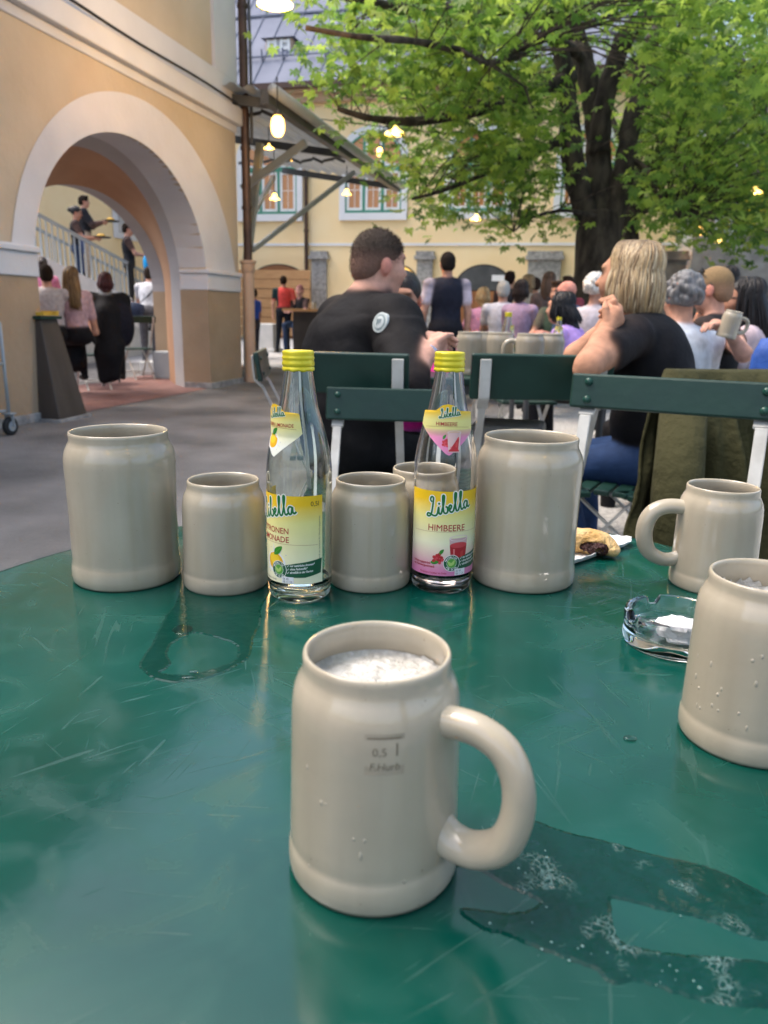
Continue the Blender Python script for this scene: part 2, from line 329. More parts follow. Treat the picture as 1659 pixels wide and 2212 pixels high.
# ================================================================ ground
def sheet(name, x0, x1, y0, y1, dz, m, label=None):
    ys = [y0]+[y for y in np.arange(math.ceil(y0)+.0, y1, 1.) if y0 < y < y1 and 8 < y < 23]+[y1]
    b = MB()
    for a, c in zip(ys[:-1], ys[1:]):
        b.add([(x0, a, G(a)+dz), (x1, a, G(a)+dz), (x1, c, G(c)+dz), (x0, c, G(c)+dz)], [(0, 1, 2, 3)])
    o = b.build(name, m, recalc=False); return tag(o, kind='structure', label=label)
sheet('ground', -150, 150, -150, 200, 0, asph, 'dark grey asphalt of the courtyard')
sheet('gravel_ground', -.78, 14, 1.9, 18.5, .005, gravel, 'pale gravel under the guests\' tables')
sheet('paving', -9, -.80, 13.2, 21.95, .006, pavel, 'pale paving before the far building')
sheet('arcade_floor', -6.9, -5.06, 1.5, 11.5, .006, redfl, 'dull red floor of the arcade')
# ================================================================ left building with the arch
LB = thing('arcade_building', 'yellow plaster building with a white edged round arch and cornice at the left', 'building', (-5.6, 8, 0))
XF, XB = -5.03, -5.43
def inner(y, c): u = (y-c)/1.72; return 1.45+1.45*math.sqrt(1-u*u) if abs(u) < 1 else 0
def outer(y, c): u = (y-c)/2.33; return 1.34+2.0*math.sqrt(1-u*u) if abs(u) < 1 else 0
CS = (8.2, 3.6, -1.0); CO = (8.5, 3.42, -1.1)
def wall_profile():
    b = MB(); ys = sorted(set([-4, 10.95]+[c+1.72*s for c in CS for s in (-1, 1)]+[c+1.72*math.sin(t) for c in CS for t in np.linspace(-PI/2, PI/2, 49)]))
    ys = [y for y in ys if -4 <= y <= 10.95]
    for y0, y1 in zip(ys[:-1], ys[1:]):
        ym = (y0+y1)/2; c = next((c for c in CS if abs(ym-c) < 1.72), None)
        if y1-y0 < 1e-6: continue
        z0 = inner(y0, c) if c is not None else 0.; z1 = inner(y1, c) if c is not None else 0.
        if c is not None: z0 = max(z0, 1.45); z1 = max(z1, 1.45)
        b.add([(XF, y0, z0), (XF, y1, z1), (XF, y1, 5.9), (XF, y0, 5.9), (XB, y0, z0), (XB, y1, z1), (XB, y1, 5.9), (XB, y0, 5.9)],
              [(0, 1, 2, 3), (7, 6, 5, 4)]+([(4, 5, 1, 0)] if c is not None else []))
    b.add([(XF, 10.95, 0), (XB, 10.95, 0), (XB, 10.95, 5.9), (XF, 10.95, 5.9)], [(0, 1, 2, 3)])
    for c in CS:                                              # jambs
        for s in (-1, 1):
            y = c+1.72*s; b.add([(XF, y, 0), (XB, y, 0), (XB, y, 1.45), (XF, y, 1.45)], [(0, 1, 2, 3)])
    return b
wall_profile().build('wall', ochre, LB, world=True, recalc=False)
b = MB()                                                       # white band around the arches
for c, cc in zip(CS, CO):
    lo, hi = (6.04, 10.90) if c == 8.2 else (cc-2.33, cc+2.33)
    if c == 3.6: hi = 6.036
    ys = np.unique(np.concatenate([np.linspace(lo, hi, 70), [c-1.7199, c+1.7199, c-1.7201, c+1.7201]]))
    for y0, y1 in zip(ys[:-1], ys[1:]):
        q = []
        for y in (y0, y1):
            o_ = max(outer(y, cc), 1.5 if c != 8.2 else (1.62)); i_ = max(inner(y, c), 1.60) if abs(y-c) < 1.72 else 1.60
            q.append((i_, max(o_, i_)))
        xs = XF+.006
        b.add([(xs, y0, q[0][0]), (xs, y1, q[1][0]), (xs, y1, q[1][1]), (xs, y0, q[0][1])], [(0, 1, 2, 3)])
        if abs((y0+y1)/2-c) < 1.72:
            b.add([(xs, y0, q[0][0]), (xs, y1, q[1][0]), (XB+.0, y1, q[1][0]-.004), (XB+.0, y0, q[0][0]-.004)], [(0, 1, 2, 3)])
b.build('arch_band', dull, LB, world=True, recalc=False, smooth=False)
for (y0, y1) in ((5.32, 6.48), (9.92, 10.95)):                 # piers: plinth, painted dado, white impost
    b = MB(); b.bb((XB+.002, y0-.004, .09), (XF+.012, y1, 1.335)); b.build('pier_dado', beige, LB, world=True)
    b = MB(); b.bb((XB+.001, y0-.008, 1.337), (XF+.03, y1+.012, 1.55)); b.bb((XB+.001, y0-.03, 1.552), (XF+.06, y1+.02, 1.605)); b.build('impost', dull, LB, world=True, bevel=.01)
    b = MB(); b.bb((XB+.003, y0-.012, 0), (XF+.035, y1+.012, .088)); b.build('plinth', stone, LB, world=True, bevel=.006)
# splayed passage between the front arch and the rear arch
def arch_curve(x, c, a, bh, zs, n=40):
    P = [(x, c-a, 0), (x, c-a, zs)]
    P += [(x, c-a*math.cos(t), zs+bh*math.sin(t)) for t in np.linspace(0, PI, n)[1:-1]]
    return P+[(x, c+a, zs), (x, c+a, 0)]
secs = [(XB, 8.2, 1.72, 1.45, 1.45), (-5.72, 8.47, 1.72, 1.42, 1.42), (-6.12, 8.94, 1.80, 1.36, 1.38), (-6.40, 9.35, 1.86, 1.24, 1.34), (-6.62, 9.36, 1.86, 1.24, 1.34)]
b = MB(); mats4 = (0, 1, 2)
for k, (s0, s1) in enumerate(zip(secs[:-1], secs[1:])):
    A = arch_curve(*s0); B = arch_curve(*s1); n = len(A)
    for i in range(n-1):
        z = max(A[i][2], A[i+1][2]); 
        mi = 2 if z < 1.36 else (0 if k == 0 else 1 if k in (1, 2) else 0)
        b.add([A[i], A[i+1], B[i+1], B[i]], [(0, 1, 2, 3)], mi)
b.build('vault', [greyp, brownp, beige], LB, world=True, recalc=False)
b = MB()                                                       # rear wall with its arch
c, a, bh, zs = 9.36, 1.86, 1.24, 1.34
for x in (-6.41, -6.62):
    ys = sorted(set([-4, c-a, c+a, 13.5]+[c+a*math.sin(t) for t in np.linspace(-PI/2, PI/2, 41)]))
    for y0, y1 in zip(ys[:-1], ys[1:]):
        zz = [zs+bh*math.sqrt(max(0, 1-((y-c)/a)**2)) if c-a-1e-6 < (y0+y1)/2 < c+a else 0 for y in (y0, y1)]
        b.add([(x, y0, zz[0]), (x, y1, zz[1]), (x, y1, 5.9), (x, y0, 5.9)], [(0, 1, 2, 3)])
b.build('rear_wall', greyp, LB, world=True, recalc=False)
b = MB(); b.bb((XF+.10, -4, 3.60), (XB+.01, 11.02, 3.82)); b.bb((XF+.02, -4, 3.50), (XB+.01, 10.98, 3.598)); b.build('cornice', dull, LB, world=True, bevel=.012)
b = MB(); b.bb((XF+.045, -4, 3.824), (XB+.011, 10.97, 4.15)); b.bb((XF+.045, 10.30, 4.152), (XB+.011, 10.97, 5.88)); b.build('upper_trim', dull, LB, world=True)
b = MB(); b.bb((-5.02, -4, 5.9), (-6.9, 11.0, 5.96)); b.bb((-4.85, -4, 5.962), (-6.9, 11.05, 6.05)); b.build('eave', slate, LB, world=True)
b = MB(); b.bar((-6.64, 11.44, 2.94), (-5.46, 10.84, 2.94), .12, 5.88); b.build('side_wall', ochre, LB, world=True)
cb = MB(); cb.tube([(XF+.125, y, 3.845+.012*math.sin(y*2.1)) for y in np.linspace(-4, 10.9, 30)], .016, 6)
tag(cb.build('power_cable', cable, loc=(XF+.125, 3, 3.845)), 'black cable running along the top of the white cornice', 'cable')
# corner pipes
p = MB(); top = (-4.93, 11.03, 5.9); bot = (-4.90, 11.03, 1.78)
p.tube([(-4.92, 11.05, z) for z in (5.9, 4.2, 1.80)], .062, 14)
for z in (5.1, 3.3, 2.5): p.tube([(-4.92, 11.05, z), (-4.92, 11.05, z+.05)], .074, 14)
tag(p.build('downpipe', copper, loc=(-4.92, 11.05, 1.8), smooth=True, angle=40), 'dark brown metal downpipe on the corner of the arch building', 'downpipe')
p = MB(); p.tube([(-4.92, 11.05, z) for z in (G(11), .9, 1.62)], .082, 16); p.lathe([(.083, 1.62), (.10, 1.64), (.10, 1.74), (.12, 1.76), (.12, 1.795), (.02, 1.797)], 16, (-4.92, 11.05, 0))
tag(p.build('standpipe', pinkp, loc=(-4.92, 11.05, 0), smooth=True, angle=40), 'thick beige painted pipe foot standing under the brown downpipe', 'pipe')
p = MB(); p.tube([(-4.86, 11.12, 5.9), (-4.84, 11.11, 4.4), (-4.84, 11.1, 3.4)], .022, 8)
tag(p.build('conduit', dsteel, loc=(-4.86, 11.12, 3.4)), 'thin grey conduit beside the brown downpipe', 'pipe')
# ================================================================ rear yard with the stairs, seen through the arch
YW = thing('yard_house', 'pale yellow house wall behind the stairs seen through the arch', 'building', (-13, 18, 0))
b = MB(); b.bb((-13.2, 15.6, 0), (-13, 40, 9)); b.bb((-13.2, 15.58, 0), (-24, 15.4, 9)); b.build('wall', cream, YW, world=True)
q0 = onx(242, 402, -13); q1 = onx(300, 432, -13)
b = MB(); b.bb((-12.985, q0[1]-.1, 3.0), (-12.96, q1[1]+1.2, 5.0)); b.build('window_surround', white, YW, world=True)
b = MB(); b.bb((-12.955, q0[1]+.12, 3.16), (-12.945, q1[1]+1, 4.9)); b.build('window', skyglass, YW, world=True)
ST = thing('staircase', 'outdoor stone staircase with pale balustrade walls behind the arch', 'stairs', (-9.5, 13, 0))
def zr(y, X): return {-8.9: (2.575, 1.812), }[X]
def stair_line(y, k): return k-.235*(y-11.7)
def stringer(X, top, th, x2):
    b = MB(); b.prism([(8.5, stair_line(8.5, top)), (17.5, stair_line(17.5, top)), (17.5, stair_line(17.5, top-th)), (8.5, stair_line(8.5, top-th))], X, X-x2, 'x'); return b
stringer(-9, 1.93, .55, .16).build('stringer', white, ST, world=True)
stringer(-9.02, 1.40, 1.5, .14).build('side_wall', plas_w, ST, world=True)
stringer(-10.4, 2.05, .45, .16).build('stringer', plas_w, ST, world=True)
b = MB()
for k in range(30):
    y = 8.5+.3*k; z = stair_line(y, 1.72); b.bb((-9.17, y, z-.2), (-10.39, y+.32, z+.0))
b.build('steps', stone, ST, world=True)
for X, k0, nm in ((-9.04, 2.60, 'railing'), (-10.44, 2.98, 'railing')):
    b = MB(); b.bar((X, 8.5, stair_line(8.5, k0)), (X, 17.4, stair_line(17.4, k0)), .05, .05)
    for k in range(60):
        y = 8.55+.15*k; b.bar((X, y, stair_line(y, k0)), (X, y, stair_line(y, k0-.66)), .018, .018)
    b.build(nm, gsteel, ST, world=True)
# ================================================================ far yellow building
YB = 22.0
FB = thing('inn_building', 'long yellow plaster building with green windows, arched doors and a slate blue roof', 'building', (-4, YB, .3))
def P2(x, y): return ony(x, y, YB)
ez = 6.85; xr = P2(1500, 480)[0]
b = MB(); b.bb((-26, YB, .25), (xr, YB+9, ez)); b.build('wall', cream, FB, world=True)
b = MB(); b.bb((-26, YB-.03, 2.93), (xr, YB-.001, 3.0)); b.build('string_course', white, FB, world=True)
b = MB(); b.bb((xr-.40, YB-.02, 2.3), (xr+.02, YB-.001, ez)); b.build('corner_band', white, FB, world=True)
b = MB(); b.bb((-26, YB-.45, ez+.002), (xr+.4, YB+.0, ez+.10)); b.bb((-26, YB-.20, ez-.22), (xr+.2, YB-.002, ez)); b.build('eave', pinkp, FB, world=True)
b = MB(); sl = 1.02
RX = lambda y, z: ez+.12+(y-(YB-.5))*sl
b.add([(-26, YB-.5, RX(YB-.5, 0)), (xr+.5, YB-.5, RX(YB-.5, 0)), (xr-2, YB+4.6, RX(YB+4.6, 0)), (-26, YB+4.6, RX(YB+4.6, 0)),
       (-26, YB-.5, ez+.10), (xr+.5, YB-.5, ez+.10), (xr+.5, YB+9.5, ez+.1)], [(0, 1, 2, 3), (4, 5, 1, 0), (5, 6, 2, 1)])
b.build('roof', slate, FB, world=True, recalc=False)
b = MB()
for x in np.arange(-25.5, xr-1, .62): b.bar((x, YB-.48, RX(YB-.48, 0)+.03), (x, YB+4.6, RX(YB+4.6, 0)+.03), .018, .03, up=(1, 0, 0))
b.bar((-26, YB+.35, RX(YB+.35, 0)+.14), (xr, YB+.35, RX(YB+.35, 0)+.14), .04, .04); b.bar((-26, YB+2.0, RX(YB+2, 0)+.05), (xr, YB+2.0, RX(YB+2, 0)+.05), .05, .05)
for x in np.arange(-25.5, xr-1, .62): b.bar((x, YB+.35, RX(YB+.35, 0)), (x, YB+.3, RX(YB+.35, 0)+.32), .03, .05)
b.build('roof_seams', slate, FB, world=True)
b = MB(); b.bar((-26, YB-.55, ez+.12), (xr+.4, YB-.55, ez+.12), .16, .14); b.build('gutter', copper, FB, world=True)
b = MB(); b.bb((-26, YB+4.5, RX(YB+4.5, 0)-.1), (xr-2, YB+4.9, RX(YB+4.6, 0)+.25)); b.build('ridge', pinkp, FB, world=True)
dz0, dz1 = ony(600, 128, YB+.75)[2], ony(600, 84, YB+.75)[2]; dx0, dx1 = ony(574, 100, YB+.75)[0], ony(631, 100, YB+.75)[0]
D = MB(); D.bb((dx0, YB+.76, dz0-.3), (dx1, YB+3.2, dz1)); dm = D.build('dormer', pinkp, FB, world=True)
D = MB(); D.add([(dx0-.1, YB+.62, dz1+.01), (dx1+.1, YB+.62, dz1+.01), (dx1+.1, YB+3.3, dz1+.01), (dx0-.1, YB+3.3, dz1+.01), ((dx0+dx1)/2, YB+1.9, dz1+.42), ((dx0+dx1)/2, YB+3.6, dz1+.42)], [(0, 1, 4), (1, 2, 5, 4), (0, 4, 5, 3), (0, 3, 2, 1)])
o = D.build('dormer_roof', slate, dm); o.data.transform(Matrix.Translation(-FB.location))
D = MB()
for k in range(2):
    x0 = dx0+.05+k*(dx1-dx0)/2; x1 = x0+(dx1-dx0)/2-.1
    for xx in (x0, x1-.08): D.bb((xx, YB+.70, dz0), (xx+.08, YB+.755, dz1-.02))
    for zz in (dz0, dz1-.11, (dz0+dz1)/2-.03): D.bb((x0+.081, YB+.705, zz), (x1-.081, YB+.752, zz+.07))
o = D.build('window_frame', wwin, dm); o.data.transform(Matrix.Translation(-FB.location))
D = MB(); D.bb((dx0+.06, YB+.742, dz0+.02), (dx1-.06, YB+.757, dz1-.03)); o = D.build('window', skyglass, dm); o.data.transform(Matrix.Translation(-FB.location))
def arch_pts(x0, x1, z0, zs, rise, n=24):
    c = (x0+x1)/2; a = (x1-x0)/2
    return [(x0, z0)]+[(c-a*math.cos(t), zs+rise*math.sin(t)) for t in np.linspace(0, PI, n)]+[(x1, z0)]
def big_window(vx0, vx1, vbot, vtr, vtop, lit=1):
    x0, x1 = P2(vx0, vtr)[0], P2(vx1, vtr)[0]; z0, zt, z2 = P2(vx0, vbot)[2], P2(vx0, vtr)[2], P2(vx0, vtop)[2]
    o = arch_pts(x0-.17, x1+.17, z0-.17, zt+.35, z2-zt-.18); i = arch_pts(x0, x1, z0, zt+.3, z2-zt-.3)
    b = MB()
    for k in range(len(o)-1): b.add([(o[k][0], YB-.07, o[k][1]), (o[k+1][0], YB-.07, o[k+1][1]), (i[k+1][0], YB-.07, i[k+1][1]), (i[k][0], YB-.07, i[k][1]),
                                     (i[k+1][0], YB-.012, i[k+1][1]), (i[k][0], YB-.012, i[k][1]), (o[k][0], YB-.001, o[k][1]), (o[k+1][0], YB-.001, o[k+1][1])], [(0, 1, 2, 3), (3, 2, 4, 5), (6, 7, 1, 0)])
    b.bb((x0-.17, YB-.09, z0-.19), (x1+.17, YB-.001, z0-.001))
    w = b.build('window', white, FB, world=True, recalc=False)
    b = MB(); b.prism(i, YB-.004, YB-.012, 'y'); o2 = b.build('pane', winglass, w); o2.data.transform(Matrix.Translation(-FB.location))
    b = MB(); s = MB(); n = 3; st = (x1-x0)/n
    for k in range(n+1): b.bb((x0+k*st-.04, YB-.05, z0), (x0+k*st+.04, YB-.013, zt))
    for k in (1, 2): b.bb((x0+k*st-.035, YB-.05, zt+.12), (x0+k*st+.035, YB-.013, zt+(z2-zt)*.86))
    b.bb((x0+.041, YB-.058, zt), (x1-.041, YB-.0132, zt+.12)); b.bb((x0+.041, YB-.058, z0-.0), (x1-.041, YB-.0132, z0+.07))
    for k in range(len(i)-1):
        if i[k][1] > zt and i[k+1][1] > zt: b.bar((i[k][0], YB-.03, i[k][1]-.03), (i[k+1][0], YB-.03, i[k+1][1]-.03), .05, .07, up=(0, 1, 0))
    o2 = b.build('frame', gwin, w); o2.data.transform(Matrix.Translation(-FB.location))
    for k in range(n):
        a0, a1 = x0+k*st+.041, x0+(k+1)*st-.041
        for xx in (a0, a1-.07): s.bb((xx, YB-.04, z0+.071), (xx+.07, YB-.0135, zt-.001))
        for zz in (z0+.071, zt-.073): s.bb((a0+.071, YB-.038, zz), (a1-.071, YB-.0136, zz+.07))
        s.bb(((a0+a1)/2-.008, YB-.02, z0+.15), ((a0+a1)/2+.008, YB-.0137, zt-.08)); s.bb((a0+.072, YB-.0205, z0+(zt-z0)*.55), (a1-.072, YB-.0138, z0+(zt-z0)*.55+.016))
        for zz in (zt+.122,): s.bb((a0, YB-.036, zz), (a1, YB-.0139, zz+.06))
        for xx in (a0, a1-.055):
            ht = .80 if k == 1 else (.55 if (xx < (x0+x1)/2) == (k == 2) else .3)
            s.bb((xx, YB-.037, zt+.183), (xx+.055, YB-.0139, zt+(z2-zt)*ht))
    o2 = s.build('sash', wwin, w); o2.data.transform(Matrix.Translation(-FB.location))
for a in ((525, 642, 464, 374, 292), (747, 869, 461, 371, 288), (975, 1100, 457, 368, 286), (1215, 1330, 454, 365, 284)): big_window(*a)
for v0, v1 in ((672, 711), (899, 940), (1138, 1217), (1400, 1487)):
    x0, x1 = P2(v0, 560)[0], P2(v1, 560)[0]
    b = MB(); b.bb((x0+.05, YB-.12, .25), (x1-.05, YB-.001, 2.56)); b.bb((x0-.02, YB-.20, 2.562), (x1+.02, YB-.001, 2.66)); b.bb((x0+.02, YB-.16, 2.661), (x1-.02, YB-.001, 2.78)); b.build('stone_pier', stone if v0 < 1000 else stoned if v0 > 1300 else stone, FB, world=True)
for v0, v1, vt, kind in ((536, 668, 573, 0), (820, 905, 575, 2), (985, 1106, 574, 1)):
    x0, x1 = P2(v0, 600)[0], P2(v1, 600)[0]; zt = P2(v0, vt)[2]; zs = zt-.62
    pts = arch_pts(x0, x1, .3, zs, .62)
    b = MB(); b.prism(arch_pts(x0-.04, x1+.04, .3, zs, .66), YB-.004, YB-.02, 'y'); d = b.build('door', dark, FB, world=True)
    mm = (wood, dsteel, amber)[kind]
    b = MB(); b.prism([(x0, zs-.02)]+pts[1:-1]+[(x1, zs-.02)], YB-.022, YB-.04, 'y'); o = b.build('lunette', mm, d); o.data.transform(Matrix.Translation(-FB.location))
    b = MB(); w_ = (x1-x0)/4
    for k in range(4):
        if kind == 1 and k == 3: continue
        b.bb((x0+k*w_+.02, YB-.06, .3), (x0+(k+1)*w_-.02, YB-.022, zs-.05)); b.bb((x0+k*w_+.10, YB-.075, .5), (x0+(k+1)*w_-.10, YB-.061, zs-.25))
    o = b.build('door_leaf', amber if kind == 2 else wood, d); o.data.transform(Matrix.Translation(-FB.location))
    if kind == 1:
        b = MB(); b.bb((-2.62+.02, YB-.055, zs+.22), (-2.22, YB-.042, zs+.38)); o = b.build('sign_plate', paperw, d); o.data.transform(Matrix.Translation(-FB.location))
        b = MB(); b.bb((x1-w_, YB-.05, .3), (x1-.03, YB-.022, zs-.05)); o = b.build('grey_panel', gsteel, d); o.data.transform(Matrix.Translation(-FB.location))
x0 = P2(664, 500)[0]
p = MB(); p.tube([(x0, YB-.10, z) for z in (1.2, 3, 5, ez)], .055, 10)
for z in (1.9, 3.3, 4.7): p.tube([(x0, YB-.10, z), (x0, YB-.10, z+.06)], .075, 10)
tag(p.build('downpipe', copper, loc=(x0, YB-.1, 1.2), smooth=True, angle=40), 'reddish brown downpipe on the far yellow wall between two windows', 'downpipe')
# wooden half-height screen before the left door
x0, x1 = P2(645, 600)[0], P2(692, 600)[0]
b = MB()
for k in range(7): b.bb((x0-1.7, YB-.9, G(21)+.1+k*.26), (x1, YB-.85, G(21)+.34+k*.26))
tag(b.build('wooden_gate', woodl, loc=(x0, YB-.9, G(21))), 'brown plank gate leaf standing open before the left arched door', 'gate')
# grey stone wall and house at the right
b = MB(); b.bb((2.7, 24.3, 0), (22, 24.9, 2.05)); b.bb((2.7, 24.35, 2.051), (22, 24.9, 3.35), 1); b.bb((4.2, 24.25, 3.352), (22, 25, 3.5), 0)
tag(b.build('yard_wall', [stoned, stonel], loc=(10, 24.6, 0)), 'high grey rendered yard wall behind the guests at the right', 'wall')
PH = thing('pink_house', 'pale pink house with small windows partly hidden by leaves behind the grey wall', 'building', (9, 30, 0))
pk = mat('plaster_pink', (.55, .42, .36), .85, (.62, .48, .41), 1, .1)
b = MB(); b.bb((2.8, 30, 0), (26, 38, 8.2)); b.build('wall', pk, PH, world=True)
for k in range(5):
    for zz in (3.9, 6.0):
        b = MB(); xx = 4+3.4*k; b.bb((xx, 29.93, zz), (xx+1.2, 29.999, zz+1.4)); w = b.build('window', wwin, PH, world=True)
        b = MB(); b.bb((xx+.1, 29.9, zz+.1), (xx+.56, 29.929, zz+1.3)); b.bb((xx+.64, 29.9, zz+.1), (xx+1.1, 29.929, zz+1.3)); o = b.build('pane', skyglass, w); o.data.transform(Matrix.Translation(-PH.location))
b = MB(); b.prism([(29.5, 8.2), (38.5, 8.2), (34, 11)], 2.5, 26.5, 'x'); b.build('roof', slate, PH, world=True)
# ================================================================ canopy roof behind the corner
CA = thing('canopy', 'lean-to canopy of corrugated sheet on slanting grey steel struts', 'canopy', (-5.6, 14, 0))
ze = 3.85; xe = -4.45; ye0, ye1 = onz(565, 205, ze)[1], onz(835, 405, ze)[1]
xe0 = onz(565, 205, ze)[0]; xe1 = onz(835, 405, ze)[0]
b = MB(); nx = 40; pr = []
for i in range(nx+1):
    t = i/nx; pr.append((t, .024*(1 if (i//2) % 2 else -1)))
for i in range(nx):
    q = []
    for (t, dzz) in (pr[i], pr[i+1]):
        q.append((t, dzz))
    def pt(t, dzz, y): return (xe0-2.6*t, y, ze+.08+.42*t+dzz)
    b.add([pt(*q[0], ye0), pt(*q[1], ye0), pt(*q[1], ye1), pt(*q[0], ye1)], [(0, 1, 2, 3)])
o = b.build('roof_sheet', corru, CA, world=True, recalc=False)
b = MB(); b.bb((xe0-.02, ye0, ze-.10), (xe0+.10, ye1, ze+.07)); b.build('edge_beam', dsteel, CA, world=True)
b = MB(); b.tube([(xe0+.16, ye0, ze+.06), (xe0+.16, ye1, ze+.02)], .075, 10); b.build('gutter', gsteel, CA, world=True, smooth=True)
yy = [ye0+.35, (ye0+ye1)/2, ye1-.3]
for y in yy: b = MB(); b.bar((xe0, y, ze-.03), (xe0-2.6, y, ze+.36), .08, .12); b.build('rafter', dsteel, CA, world=True)
def wp(x, y, Y): return ony(x, y, Y)
b = MB(); A = wp(563, 350, 13.4); B_ = wp(534, 560, 13.4); b.bar((A[0], 13.4, A[2]+.3), (B_[0], 13.4, B_[2]), .12, .12); b.bar((B_[0], 13.4, B_[2]), (B_[0]-.04, 13.4, G(13.4)), .12, .12); b.build('post', gsteel, CA, world=True)
b = MB(); b.bar(wp(523, 408, 12.2), wp(660, 308, 12.2), .07, .11); b.build('strut', gsteel, CA, world=True)
b = MB(); b.bar(wp(545, 541, 13.4), wp(765, 372, 16.0), .06, .08); b.build('strut', gsteel, CA, world=True)
b = MB(); b.bar(wp(543, 470, 13.4), wp(592, 382, 15.4), .07, .08); b.build('strut', gsteel, CA, world=True)
for y in (ye0+1.2, (ye0+ye1)/2+.9): 
    b = MB()
    for k in range(10): b.bar((xe0-.3-k*.22, y, ze+.02+.06*(k % 2)), (xe0-.3-(k+1)*.22, y, ze+.02+.06*((k+1) % 2)+.03), .02, .05)
    b.build('lattice', dsteel, CA, world=True)
# ================================================================ trees
def V3(x, y, d): return at(x, y, d)
def limb(b, pts, r0, r1, n=10):
    P = catmull([V3(*p) for p in pts], 6); k = len(P); rr = [r0+(r1-r0)*i/(k-1) for i in range(k)]
    rr = [r*(1+.07*math.sin(i*1.9+r0*40)+.05*math.sin(i*.8)) for i, r in enumerate(rr)]
    b.tube(P, rr, n); return [(p, r) for p, r in zip(P, rr)]
def leaf_cloud(centers, per, spread, size, seed):
    r = np.random.default_rng(seed); n = sum(per); cen = np.repeat(np.array(centers), per, 0); sp = np.repeat(np.array(spread), per)
    p = cen+r.normal(0, 1, (n, 3))*sp[:, None]*np.array([1, 1, .55])
    sz = size*r.uniform(.65, 1.25, n); az = r.uniform(0, 2*PI, n); tilt = r.uniform(.15, 1.0, n)
    ax = np.stack([np.cos(az), np.sin(az), np.zeros(n)], 1); pr = np.stack([-np.sin(az), np.cos(az), np.zeros(n)], 1); up = np.array([0, 0, 1.])
    a1 = ax*np.cos(tilt)[:, None]-up*np.sin(tilt)[:, None]; nz = ax*np.sin(tilt)[:, None]+up*np.cos(tilt)[:, None]
    K = 6; vs = [p]; fs = []
    angs = np.linspace(-1.9, 1.9, K); base = np.arange(n)
    for k, a in enumerate(angs):
        L = sz*(1-.28*abs(a)/1.9)*r.uniform(.85, 1.1, n); d = a1*math.cos(a)+pr*math.sin(a); s = np.cross(nz, d)
        droop = r.uniform(.05, .35, n)[:, None]
        w = (L*r.uniform(.19, .25, n))[:, None]; L = L[:, None]
        mid = p+d*L*.62-up*L*droop*.35
        vs += [mid+s*w+nz*w*.35, mid+s*-w+nz*w*.35, p+d*L*1.0-up*L*droop, p+d*L*.16+nz*L*.01]
        o = n*(1+4*k)
        fs.append(np.stack([base, o+n*0+base, o+2*n+base, o+3*n+base], 1)); fs.append(np.stack([base, o+3*n+base, o+2*n+base, o+n+base], 1))
    V = np.concatenate(vs); F = np.concatenate(fs)
    return V, F
def mesh_np(name, V, F, m, parent=None, loc=(0, 0, 0), smooth=False):
    me = bpy.data.meshes.new(name); me.vertices.add(len(V)); me.vertices.foreach_set('co', (V-np.array(loc)).ravel())
    k = F.shape[1]; me.loops.add(F.size); me.loops.foreach_set('vertex_index', F.ravel().astype(np.int32))
    me.polygons.add(len(F)); me.polygons.foreach_set('loop_start', np.arange(len(F))*k)
    if smooth: me.polygons.foreach_set('use_smooth', [True]*len(F))
    me.update(calc_edges=True); me.validate(); me.materials.append(m); o = bpy.data.objects.new(name, me); COL.objects.link(o); o.parent = parent
    return o
TD = 13.2
tb = V3(1288, 690, TD); tb[2] = G(tb[1])
TR = thing('chestnut_tree', 'big chestnut tree with a dark many stemmed trunk and a broad fresh green crown', 'tree', tuple(tb))
b = MB(); sk = []
base = [(1288, 715, TD), (1288, 650, TD), (1290, 580, TD), (1292, 520, TD), (1296, 470, TD)]
P = catmull([V3(*p) for p in base], 6); n = len(P); b.tube(P, [.60-.22*min(1, i/(n*.45)) for i in range(n)], 16)
sk += limb(b, [(1292, 545, TD), (1262, 450, TD-.1), (1238, 350, TD-.2), (1230, 260, TD-.2), (1222, 180, TD-.3), (1208, 80, TD-.5), (1200, -40, TD-.8), (1180, -200, TD-1)], .225, .11, 12)
sk += limb(b, [(1296, 545, TD), (1296, 440, TD+.1), (1292, 330, TD+.1), (1284, 230, TD), (1262, 140, TD), (1240, 50, TD+.3), (1235, -80, TD+.5), (1225, -260, TD+.6)], .25, .12, 12)
sk += limb(b, [(1304, 545, TD), (1330, 450, TD-.05), (1350, 350, TD-.1), (1364, 260, TD), (1384, 190, TD+.2), (1392, 120, TD+.4), (1430, 40, TD+.6), (1440, -120, TD+.8)], .21, .10, 12)
sk += limb(b, [(1294, 330, TD), (1302, 240, TD-.2), (1325, 150, TD-.4), (1352, 80, TD-.6), (1410, 30, TD-.8), (1475, 20, TD-1.0), (1500, -60, TD-1.2), (1560, -220, TD-1.4)], .185, .11, 12)
